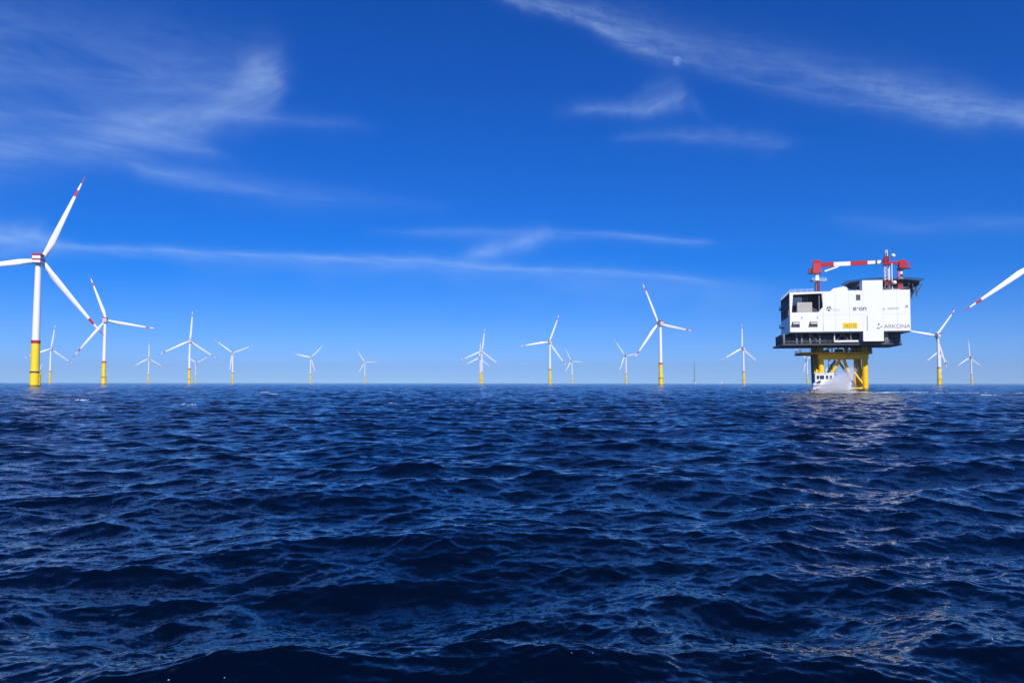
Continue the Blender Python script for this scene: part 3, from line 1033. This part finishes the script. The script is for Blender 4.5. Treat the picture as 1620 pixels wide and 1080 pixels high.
for px in (1351, 1355):
    xx = fx(px, JF + 3)
    MB().cyl((xx, JF + 3, -2), (xx, JF + 3, zj - 1), 0.3, 'ochre', n=8).build('cable_tube', sub)
bl2 = MB().cyl((fx(1283.5, JB - 4), JB - 4, zj), (fx(1285, JB - 4), JB - 4, -2), 0.45, 'navy', n=10)
bl2.build('cable_tube', sub)

# --- roof: railing, boxes, helideck
rf = MB()
railing(rf, [(0.15, DEP - 1), (0.15, 0.3), (fx(1288), 0.3)], ZT, 1.1, 1.8, 'white', 0.09)
railing(rf, [(fx(1400), 0.4), (XR - .2, 0.4)], ZT, 1.1, 1.8, 'grey', 0.07)
rf.build('handrail', sub)
xa, xb = fx(1315, 9), fx(1341, 9)
tp = MB()
zc = fz(452.8, 9)
tp.add([(xa - 1, 8, ZT), (xa + 1, 8, zc - .7), ((xa + xb) / 2 + 1.5, 8, zc), (xb, 8, zc - .3), (xb + .6, 8, ZT)] + [(xa - 1, 12, ZT), (xa + 1, 12, zc - .7), ((xa + xb) / 2 + 1.5, 12, zc), (xb, 12, zc - .3), (xb + .6, 12, ZT)],
       [(4, 3, 2, 1, 0), (5, 6, 7, 8, 9), (0, 1, 6, 5), (1, 2, 7, 6), (2, 3, 8, 7), (3, 4, 9, 8)], 'white')
tp.build('roof_housing', sub)
MB().box(fx(1338, 12), fx(1364, 12), 12, 16, ZT, ZT + 1.6, 'beige').build('roof_cabin', sub)
MB().box(fx(1399, 7), fx(1428, 7), 9, 15, ZT, ZT + 1.3, 'beige').build('roof_cabin', sub)
HD = 21.0
hcx = (fx(1343, HD) + fx(1453, HD)) / 2
hr = (fx(1453, HD) - fx(1343, HD)) / 2
hz0, hz1 = fz(451, HD, 1440), fz(445.6, HD, 1440)
hd = MB()
oc = [(hcx + hr * math.cos(R(22.5 + 45 * k)) / math.cos(R(22.5)), HD + hr * 0.92 * math.sin(R(22.5 + 45 * k)) / math.cos(R(22.5))) for k in range(8)]
oc2 = [(hcx + (x - hcx) * 0.93, HD + (y - HD) * 0.93) for x, y in oc]
hd.add([(x, y, hz0) for x, y in oc2] + [(x, y, hz1 - .3) for x, y in oc] + [(x, y, hz1) for x, y in oc],
       [tuple(range(7, -1, -1)), tuple(range(16, 24))] + [(i, (i + 1) % 8, 8 + (i + 1) % 8, 8 + i) for i in range(8)] + [(8 + i, 8 + (i + 1) % 8, 16 + (i + 1) % 8, 16 + i) for i in range(8)], 'helideck')
hdo = hd.build('helideck', sub)
net = MB()
oc3 = [(hcx + (x - hcx) * 1.11, HD + (y - HD) * 1.11) for x, y in oc]
for i in range(8):
    j = (i + 1) % 8
    for f in (0.35, 0.7, 1.0):
        p = [oc[i][q] + (oc3[i][q] - oc[i][q]) * f for q in (0, 1)]
        q_ = [oc[j][q] + (oc3[j][q] - oc[j][q]) * f for q in (0, 1)]
        net.bar((*p, hz1 - .2 + f * .7), (*q_, hz1 - .2 + f * .7), 0.11, 'steel')
    for k in range(9):
        t = k / 8
        p = [oc[i][q] + (oc[j][q] - oc[i][q]) * t for q in (0, 1)]
        q_ = [oc3[i][q] + (oc3[j][q] - oc3[i][q]) * t for q in (0, 1)]
        net.bar((*p, hz1 - .25), (*q_, hz1 + .5), 0.1, 'steel')
net.build('safety_net', hdo)
sp = MB()
xe = fx(1443, HD)
for y in (HD - 7, HD, HD + 7):
    for dxx in (-20, -10, -1.0):
        sp.cyl((xe + dxx, y, ZT), (xe + dxx, y, hz0), 0.25, 'steel', n=8)
    sp.bar((xe + .05, y, ZT - .8), (fx(1453, HD), y, hz0 - .1), 0.3, 'steel')
    sp.box(xe + .05, xe + 0.5, y - .25, y + .25, ZT - 1.4, hz0, 'steel')
    for k in range(7):
        xx = hcx - hr + 2 + k * (2 * hr - 4) / 6
        sp.bar((xx, y - 4, hz0 - .6), (xx, y + 4, hz0 - .6), 0.3, 'steel', 1.0)
sp.build('helideck_support', hdo)


# ------------------------------------------------------------------ pedestal cranes and mast on the roof
def W(x, y, z):
    P = SO + UX * x + UY * y
    return (P.x, P.y, z)


def crane_a():
    dep = 7.0
    xc = fx(1294, dep)
    c = thing('pedestal_crane', 'left roof crane with long red and white boom lying level over the platform', 'crane', W(xc, dep, ZT), -PSI, 'red and white roof cranes')
    P = lambda px, py, d=0.0: (fp(px or 1294, py or 440, dep + d)[0] - xc, fp(px or 1294, py or 440, dep + d)[1] - ZT)
    zt = P(1294, 432)[1]
    MB().cyl((0, 0, 0), (0, 0, zt * .5), 0.85, 'grey', n=18).cyl((0, 0, zt * .5), (0, 0, zt), 0.8, 'white', 0.95, n=18).cyl((0.9, -.9, 0), (0.9, -.9, zt * .6), 0.16, 'red', n=6).cyl((0.3, -1, 0), (0.3, -1, zt * .6), 0.2, 'darkred', n=6).build('pedestal', c)
    pl = MB().lathe([(1.9, zt * .62), (1.9, zt * .62 + .18)], 'white', n=18)
    pl.box(0, 3.6, -1.2, 1.2, zt * .62 - .02, zt * .62 + .17, 'white')
    railing(pl, [(-1.8, -1.2), (3.5, -1.2), (3.5, 1.2)], zt * .62 + .17, 1.0, 1.2, 'white', .07)
    pl.build('platform', c)
    MB().sphere((P(1283.5, 444)[0], -.3, P(1283.5, 444)[1]), .45, 'steel', 8).bar((-.8, 0, P(0, 444)[1]), (P(1283.5, 444)[0], -.3, P(0, 444)[1]), .12, 'steel').build('horn', c)
    tu = MB()
    z0, z1 = zt, P(1294, 416)[1]
    tu.add([(sx * w_, sy * d_, z) for z, w_, d_ in ((z0, 1.75, 1.6), (z1, 1.25, 1.2)) for sx, sy in ((-1, -1), (1, -1), (1, 1), (-1, 1))],
           [(3, 2, 1, 0), (4, 5, 6, 7), (0, 1, 5, 4), (1, 2, 6, 5), (2, 3, 7, 6), (3, 0, 4, 7)], 'red')
    tu.box(-1.0, 1.5, -1.0, 1.0, z1, P(0, 411.5)[1], 'red')
    tuo = tu.build('turret', c)
    cb = MB().box(-3.2, -1.5, -1.3, 1.3, z0 - .1, z0 + .12, 'steel')
    railing(cb, [(-1.5, -1.25), (-3.1, -1.25), (-3.1, 1.25)], z0 + .12, 1.1, .8, 'grey', .07)
    railing(cb, [(-1.3, -1.25), (-2.2, -1.25)], z1, 1.1, .6, 'red', .08)
    cb.box(-2.9, -1.8, -.2, 1.1, z0 + .15, z0 + 2.3, 'darkred')
    cb.build('operator_cab', tuo)
    bo = MB()
    segs = [(1296, 418.3, 2.1, 'red'), (1318.5, 417.6, 2.1, 'white'), (1345, 416.4, 2.0, 'red'), (1372, 415.0, 1.6, 'white'), (1401, 413.4, 1.2, None)]
    for s0, s1 in zip(segs[:-1], segs[1:]):
        (x0, z0_), (x1, z1_) = P(s0[0], s0[1]), P(s1[0], s1[1])
        bo.bar((x0, 0, z0_), (x1, 0, z1_), 1.1, s0[3], s0[2] * .78)
    (x0, z0_) = P(1385.8, 414.3)
    bo.box(x0 - .3, x0 + .3, -.7, .7, z0_ - .8, z0_ + .8, 'steel')
    boo = bo.build('boom', c)
    (x0, z0_), (x1, z1_) = P(1304.5, 429), P(1326, 421.5)
    MB().cyl((x0, -.2, z0_), (x1, -.2, z1_), .38, 'white', n=10).build('luffing_cylinder', c)
    (x0, z0_), (x1, z1_) = P(1300, 413.3), P(1398, 410.8)
    wr = MB().bar((x0, 0, z0_), (x1, 0, z1_), .12, 'steel')
    for k in range(9):
        t = k / 8
        wr.bar((x0 + (x1 - x0) * t, 0, z0_ + (z1_ - z0_) * t), (x0 + (x1 - x0) * t, 0, z0_ + (z1_ - z0_) * t - .9), .09, 'steel')
    wr.build('cable', boo)
    return c


def crane_b():
    dep = 11.0
    xc = fx(1428, dep)
    c = thing('pedestal_crane', 'right roof crane with short red boom on a white pedestal beside the helideck', 'crane', W(xc, dep, ZT), -PSI, 'red and white roof cranes')
    P = lambda px, py, d=0.0: (fp(px or 1428, py or 440, dep + d)[0] - xc, fp(px or 1428, py or 440, dep + d)[1] - ZT)
    zt = P(1428, 424)[1]
    zz = [P(0, y)[1] for y in (457, 444, 437.5, 433, 424)]
    pd = MB()
    for (a, b_), k in zip(zip(zz[:-1], zz[1:]), ('beige', 'white', 'ink', 'white')):
        pd.cyl((0, 0, a if a > 0 else 0), (0, 0, b_), .62, k, n=16)
    pd.lathe([(.6, zt - 1.2), (1.6, zt)], 'grey', n=16)
    pd.build('pedestal', c)
    tu = MB()
    pts = [(1421.5, 423.5), (1421.5, 414), (1425, 410), (1431, 411), (1434.5, 417), (1434.5, 423.5)]
    q = [P(*p) for p in pts]
    tu.poly([q[::-1]], 2.6, 'red', -1.3)
    tuo = tu.build('turret', c)
    x0, z0 = P(1430, 424.2); x1, _ = P(1440, 424)
    cb = MB().box(x0, x1, -1.4, 1.4, zt - .1, zt + .15, 'darkred')
    railing(cb, [(x0 + 1, -1.35), (x1 - .05, -1.35), (x1 - .05, 1.35)], zt + .15, 2.2, .7, 'red', .09)
    cb.build('operator_cab', tuo)
    bo = MB()
    (xa, za), (xb, zb) = P(1424, 414.2), P(1401, 416.2)
    bo.bar((xa, -.2, za), (xb, -.2, zb), .8, 'red', .95)
    bo.bar((P(1414, 416)[0], -.2, P(0, 415)[1]), (P(1422, 420)[0], -.2, P(0, 421)[1]), .4, 'darkred')
    bo.build('boom', c)
    (xa, za), (xb, zb) = P(1419.5, 425), P(1424, 443)
    MB().box(xa, xb, -.5, .3, zb, za, 'magenta').build('hanging_tarpaulin', c)
    MB().box(P(1419, 0)[0], P(1426.5, 0)[0], -1.2, 1.0, .02, P(0, 443)[1], 'darkred').build('winch', c)
    return c


def mast():
    dep = 5.0
    xc = fx(1405.5, dep)
    c = thing('antenna_mast', 'red and white lattice antenna mast with white dome antennas between the two roof cranes', 'mast', W(xc, dep, ZT), -PSI)
    P = lambda px, py: (fp(px or 1405, py or 440, dep)[0] - xc, fp(px or 1405, py or 440, dep)[1] - ZT)
    zs = [0, P(0, 450)[1], P(0, 443)[1], P(0, 418.5)[1], P(0, 405)[1], P(0, 395)[1]]
    keys = ['grey', 'darkred', 'white', 'red', 'white']
    for i, k in enumerate(keys):
        mb = MB()
        w = .85 if i < 3 else .7 if i == 3 else .3
        z0, z1 = zs[i], zs[i + 1]
        for sx, sy in ((-1, -1), (1, -1), (1, 1), (-1, 1)):
            mb.bar((sx * w, sy * w, z0), (sx * w, sy * w, z1), .2, k)
        n = max(1, int((z1 - z0) / 1.5))
        for j in range(n):
            za, zb = z0 + (z1 - z0) * j / n, z0 + (z1 - z0) * (j + 1) / n
            for s in (-1, 1):
                mb.bar((-w, s * w, za), (w, s * w, zb), .11, k)
                mb.bar((s * w, -w, za), (s * w, w, zb), .11, k)
            mb.box(-w, w, -w, w, zb - .06, zb, k)
        if i in (1, 3):
            mb.box(-w + .02, w - .02, -.4, .4, z0 + .1, z1 - .1, k)
        mb.build('lattice_section', c)
    for px, py, r in ((1412.4, 404.2, .78), (1414.6, 446.6, .78)):
        x, z = P(px, py)
        mb = MB().sphere((x, -.6, z), r, 'white', 14)
        mb.bar((.5, 0, z - .6), (x, -.6, z - .6), .14, 'grey')
        mb.build('dome_antenna', c)
    an = MB()
    for px, top, bot in ((1405.4, 390.5, 396), (1411.2, 392.5, 404), (1402.6, 399, 410)):
        x = P(px, 0)[0]
        an.bar((x, 0, P(0, bot)[1]), (x, 0, P(0, top)[1]), .1, 'grey')
    x, z = P(1411.2, 392.5)
    an.box(x - .3, x + .3, -.2, .2, z - .3, z + .1, 'steel')
    x, z = P(1401, 403)
    an.box(x - .35, x + .5, -.4, .4, z - .9, z + .9, 'steel')
    an.bar((x, 0, z - .5), (.6, 0, z - .5), .14, 'steel').bar((x, 0, z + .6), (.6, 0, z + .6), .14, 'steel')
    x, z = P(1411, 430)
    an.bar((x, 0, 0), (x, 0, P(0, 416)[1]), .25, 'white')
    an.build('antenna', c)
    pf = MB().box(-1.5, 1.5, -1.5, 1.5, zs[3] - .1, zs[3] + .05, 'darkred')
    railing(pf, [(-1.45, -1.45), (1.45, -1.45)], zs[3] + .05, 1.1, .9, 'red', .08)
    pf.build('platform', c)
    return c


crane_a()
crane_b()
mast()

# ------------------------------------------------------------------ service vessel in front of the jacket
BD = 5.0
bx0, bx1 = fx(1284, BD), fx(1345, BD)
bxc = (bx0 + bx1) / 2
boat = thing('service_vessel', 'white service vessel with dark hull and wheelhouse windows at the foot of the jacket', 'boat', W(bxc, BD, 0), -PSI)
L = bx1 - bx0
hm = MB()
secs = []
for t, w, zt in ((0, 2.1, 3.4), (.1, 2.4, 3.35), (.5, 2.6, 3.3), (.75, 2.3, 3.6), (.92, 1.1, 4.0), (1.0, .15, 4.3)):
    x = -L / 2 + t * L
    secs.append([(x, -w, zt), (x, -w * .96, 2.0), (x, -w * .9, .9), (x + (0 if t < .9 else -.6), -w * .6, -1), (x + (0 if t < .9 else -.6), w * .6, -1), (x, w * .9, .9), (x, w * .96, 2.0), (x, w, zt)])
for a, b_ in zip(secs[:-1], secs[1:]):
    for k in range(7):
        key = 'white' if k in (0, 6) else 'white' if k in (1, 5) else 'hull'
        hm.add([a[k], a[k + 1], b_[k + 1], b_[k]], [(0, 1, 2, 3)], key)
hm.add(secs[0], [tuple(range(7, -1, -1))], 'white')
hm.add([s[0] for s in secs] + [s[7] for s in secs], [(i, i + 1, 7 + i, 6 + i) for i in range(5)], 'grey')
hm.build('hull', boat)
PX = lambda px, py, d=BD - 2.2: (fp(px, py or 600, d)[0] - bxc, fp(px, py or 600, d)[1])
rub = MB().box(-L / 2, L / 2 - 2.2, -2.85, -2.5, 2.75, 3.15, 'white')
rub.build('rubbing_strake', boat)
(x0, z0), (x1, z1) = PX(1290, 598), PX(1319.5, 590)
wh = MB().box(x0, x1, -1.9, 1.9, 3.35, z1, 'white').box(x0 - .4, x1 + .5, -2.1, 2.1, z1, z1 + .25, 'white')
who = wh.build('wheelhouse', boat)
for px in (1294.3, 1299.2, 1302.3, 1308.8, 1314.8):
    x = PX(px, 0)[0]
    MB().box(x - .45, x + .45, -1.95, -1.9, 3.35 + (z1 - 3.35) * .42, 3.35 + (z1 - 3.35) * .8, 'glass').build('window', who)
(x0, z0), (x1, z1_) = PX(1291.5, 606.5), PX(1297, 601)
hb = MB()
hb.poly([[(x0 + .5, z0), (x1, z0 + .2), (x1 + .5, z1_), (x0 + 1, z1_ - .1), (x0 - .2, z0 + .6)]], .03, 'ink', -2.66)
hb.build('emblem', boat)
ob = MB().box(PX(1290.5, 0)[0], PX(1297, 0)[0], -2.68, -2.5, .75, 1.5, 'orange')
ob.build('boot_stripe', boat)
cm = MB()
cx, cz = PX(1293, 590)
cm.cyl((cx, 0, z1), (cx, 0, z1 + 1.7), .35, 'jacket', n=10).bar((cx, 0, z1 + 1.6), (cx + 1.2, 0, z1 + .5), .3, 'jacket').bar((cx - .6, .3, z1 + .2), (cx - .6, .3, z1 + 1.1), .2, 'jacket')
cm.build('deck_crane', boat)
sm = MB().bar((x1 + 3, .3, z1), (x1 + 3, .3, z1 + 1.9), .14, 'white').bar((x1 + 2.4, .3, z1 + 1.3), (x1 + 3.6, .3, z1 + 1.3), .12, 'white').sphere((x1 + 3, .3, z1 + 1.9), .25, 'white', 8)
sm.build('signal_mast', boat)
st = MB()
ax0, az0 = PX(1280, 612)
st.bbox(ax0, -L / 2 + .2, -1.9, 1.9, -.3, 1.15, .25, 'hull')
st.build('stern_platform', boat)

# ------------------------------------------------------------------ spray and foam
OCT = [(1, 0, 0), (-1, 0, 0), (0, 1, 0), (0, -1, 0), (0, 0, 1), (0, 0, -1)]
OCTF = [(0, 2, 4), (2, 1, 4), (1, 3, 4), (3, 0, 4), (2, 0, 5), (1, 2, 5), (3, 1, 5), (0, 3, 5)]


def droplets(name, items, label=None, cat=None):
    """many small eight sided flakes in one mesh; items: x, y, z, sx, sy, sz"""
    it = np.array(items, np.float32)
    n = len(it)
    base = np.array(OCT, np.float32)
    a = nrng.uniform(0, np.pi, n)
    jit = 1 + nrng.uniform(-.35, .35, (n, 6, 1))
    p = base[None] * jit * it[:, None, 3:6]
    co = (p + it[:, None, :3]).reshape(-1, 3)
    fa = (np.array(OCTF)[None] + (np.arange(n) * 6)[:, None, None]).reshape(-1, 3)
    me = bpy.data.meshes.new(name)
    me.from_pydata(co.tolist(), [], fa.tolist())
    me.materials.append(foam_m)
    o = link(name, me)
    return tag(o, label, cat, None, 'stuff')


items = []
sxc, _ = fp(1318, 605, 1.5)
for _ in range(16000):
    x = rng.gauss(0, 1)
    z = abs(rng.gauss(0, 1))
    y = rng.gauss(0, 1)
    wz = z * 2.6
    xx = sxc + x * (3.2 - .25 * wz) + wz * .35
    r = rng.uniform(.04, .11)
    P = W(xx, 1.0 + y * 1.4, max(.05, wz))
    items.append((*P, r, r, r))
for _ in range(4000):                      # a second, thinner plume blowing up to the right
    t = rng.random()
    xx = sxc + 4.5 + t * 2.2 + rng.gauss(0, 1.1)
    zz = 3 + t * 5.5 + rng.gauss(0, 1.0)
    r = rng.uniform(.04, .10)
    P = W(xx, 1.5 + rng.gauss(0, 1.2), max(.1, zz))
    items.append((*P, r, r, r))
droplets('water_spray', items, 'white plume of spray bursting between vessel and jacket leg', 'spray')

foam = []
cx0 = W(fx(1345, 0), 0, 0)
for _ in range(150):                        # disturbed water round the platform, in torn streaks
    u = rng.gauss(0, 1)
    x, y = cx0[0] + u * 18, 280 + rng.gauss(0, 1) * 13
    ln = rng.uniform(1.0, 4.0)
    for _k in range(rng.randint(8, 34)):
        xx, yy = x + rng.gauss(0, ln), y + rng.gauss(0, .7)
        s_ = rng.uniform(.06, .34)
        foam.append((xx, yy, sea_at(xx, yy)[2] + .03, s_, s_ * .5, .04))
for _ in range(420):                       # close in by the legs and the hull
    P = W(fx(rng.uniform(1284, 1372), 6), rng.uniform(0, 11), 0)
    s_ = rng.uniform(.1, .5)
    foam.append((P[0], P[1], sea_at(P[0], P[1])[2] + .04, s_, s_ * .6, .07))


def whitecap(px, py, length, n, s0=.22):
    d = ray(px, py)
    t = -CAM_H / d.z
    x0, y0 = d.x * t, d.y * t
    for _ in range(n):
        a = rng.gauss(0, .28)
        X_, Y_, Z_ = sea_at(x0 + a * length, y0 + rng.uniform(-.5, .5))
        s = rng.uniform(.4, 1) * s0
        foam.append((x0 + a * length, y0 + a * .8 + rng.gauss(0, .2), Z_ + rng.uniform(0, .22) * (1 - abs(a)), s, s * .6, s * .45))


for a in ((420, 621.5, 3.4, 170), (435, 623.5, 3.6, 140), (768, 610.5, 7, 40), (297, 641.5, 2.2, 26, .12), (760, 637, 2.0, 16, .09), (1485, 637, 2.0, 22, .12), (130, 634, 2.0, 30), (620, 640, 1.6, 14, .09), (1560, 625, 5, 50)):
    whitecap(*a)
for t_ in [o for o in C.objects if o.name.startswith('wind_turbine') and o.parent is None]:
    if t_.location.length < 1500:
        for _ in range(90):
            a_ = rng.uniform(0, 2 * math.pi)
            q_ = 3.5 + abs(rng.gauss(0, .5))
            x, y = t_.location.x + math.cos(a_) * q_, t_.location.y + math.sin(a_) * q_
            z_ = sea_at(x, y)[2]
            s_ = rng.uniform(.08, .3)
            foam.append((x, y, z_ + rng.uniform(0, .12), s_, s_ * .7, .08))
# flecks riding the nearest crests
rows = np.nonzero((SR > 7.5) & (SR < 20))[0]
cand = []
for i in rows[::2]:
    for j in range(0, SX.shape[1], 2):
        if SZ[i, j] > .2 and abs(ST[j]) < R(36) and SZ[i - 3, j] < SZ[i, j] - .015:
            cand.append((float(SX[i, j]), float(SY[i, j]), float(SZ[i, j])))
rng.shuffle(cand)
cl = [c for c in cand[:5]]
for cx_, cy_, cz_ in cl:
    for _ in range(rng.randint(1, 4)):
        s = rng.uniform(.003, .009)
        x, y = cx_ + rng.gauss(0, .16), cy_ + rng.gauss(0, .05)
        X_, Y_, Z_ = sea_at(x, y)
        foam.append((X_, Y_, Z_ + .004, s * 1.3, s, s * .5))
droplets('sea_foam', foam, 'white foam on the dark blue sea, thickest round the platform', 'foam')

# ------------------------------------------------------------------ far sails, met mast, moon
def on_sea(px, Y):
    d = ray(px, 605)
    return Vector((d.x / d.y * Y, Y, 0))


for px, hgt, label, nm in ((1141.5, 13, 'larger white sail on the horizon left of the lone turbine by the platform', 'sailing_boat'), (1099.5, 10, 'tiny white sail on the horizon below the thin mast', 'sailing_boat')):
    p = on_sea(px, 3000)
    sb = thing(nm, label, 'sailing boat', p, 0.3, 'sailing boats on the horizon')
    MB().add([(-5, 0, 1.2), (-3.5, -1.4, 1.2), (4, -1.2, 1.2), (4, 1.2, 1.2), (-3.5, 1.4, 1.2), (-4.2, 0, -.5), (3.6, -.7, -.5), (3.6, .7, -.5)],
             [(0, 1, 2, 3, 4), (0, 5, 6, 2, 1), (0, 4, 3, 7, 5), (2, 6, 7, 3), (5, 7, 6)], 'white').build('hull', sb)
    MB().cyl((-.5, 0, 1.2), (-.5, 0, hgt + 1), .12, 'grey', n=6).build('mast', sb)
    MB().add([(-.3, .02, 2.2), (4.2, .5, 2.4), (-.3, .02, hgt), (1.6, .55, hgt * .5)], [(0, 1, 3), (0, 3, 2), (1, 2, 3)], 'white').add([(-.8, 0, hgt * .85), (-4.6, 0, 1.6), (-.9, .6, 2.0)], [(0, 1, 2), (2, 1, 0)], 'white').build('sail', sb)
p = on_sea(1098.6, 3300)
mm = thing('measuring_mast', 'thin grey lattice mast rising faintly over the horizon, a small sail at its foot', 'mast', p)
H = 92
lm = MB()
for k in range(3):
    t = 2 * math.pi * k / 3
    lm.bar((2.4 * math.cos(t), 2.4 * math.sin(t), 14), (.7 * math.cos(t), .7 * math.sin(t), H), .5, 'navy')
for j in range(20):
    f0, f1 = j / 20, (j + 1) / 20
    r0, r1 = 2.4 - 1.7 * f0, 2.4 - 1.7 * f1
    for k in range(3):
        t, t2 = 2 * math.pi * k / 3, 2 * math.pi * (k + 1) / 3
        lm.bar((r0 * math.cos(t), r0 * math.sin(t), 14 + (H - 14) * f0), (r1 * math.cos(t2), r1 * math.sin(t2), 14 + (H - 14) * f1), .3, 'navy')
lm.build('lattice', mm)
MB().cyl((0, 0, -5), (0, 0, 13), 2.2, 'grey', n=16).lathe([(4, 13), (4, 14)], 'grey', n=16).build('foundation', mm)

MOON_D, MOON_R = 60000.0, 0.0
mo_m = bpy.data.materials.new('moon rock')
mo_m.use_nodes = True
h = NG(mo_m.node_tree)
h.nt.nodes.clear()
o_ = h.new('ShaderNodeOutputMaterial')
df = h.new('ShaderNodeBsdfDiffuse'); tr = h.new('ShaderNodeBsdfTransparent'); ad_ = h.new('ShaderNodeAddShader')
tc = h.new('ShaderNodeTexCoord')
f, _ = h.noise(tc.outputs['Object'], 0.006, 5, 0.6)
cr = h.new('ShaderNodeValToRGB')
cr.color_ramp.elements[0].position, cr.color_ramp.elements[1].position = .40, .60
cr.color_ramp.elements[0].color, cr.color_ramp.elements[1].color = (.0, .0, .0, 1), (.07, .07, .073, 1)
h.link(f, cr.inputs[0]); h.link(cr.outputs[0], df.inputs[0])
h.link(tr.outputs[0], ad_.inputs[0]); h.link(df.outputs[0], ad_.inputs[1]); h.link(ad_.outputs[0], o_.inputs[0])
d = ray(1070.5, 96.5).normalized()
rad = MOON_D * (7.2 / FPX) * .86
mb = MB().sphere((0, 0, 0), rad, mo_m, 32)
moon = mb.build('moon')
moon.location = d * MOON_D
tag(moon, 'pale daytime moon, nearly full, beside the long cloud streak', 'moon')

# ------------------------------------------------------------------ haze
hz = MB().box(-8600, 8600, -8600, 8600, -12, 184, 'white')
ho = hz.build('haze')
ho.data.materials.clear()
hm_ = bpy.data.materials.new('sea haze')
hm_.use_nodes = True
nt = hm_.node_tree
nt.nodes.clear()
o_ = nt.nodes.new('ShaderNodeOutputMaterial')
pv = nt.nodes.new('ShaderNodeVolumePrincipled')
pv.inputs['Color'].default_value = (0.50, 0.60, 0.80, 1)
pv.inputs['Density'].default_value = 1.0e-4
pv.inputs['Anisotropy'].default_value = 0.0
nt.links.new(pv.outputs[0], o_.inputs['Volume'])
ho.data.materials.append(hm_)
ho['kind'] = 'stuff'
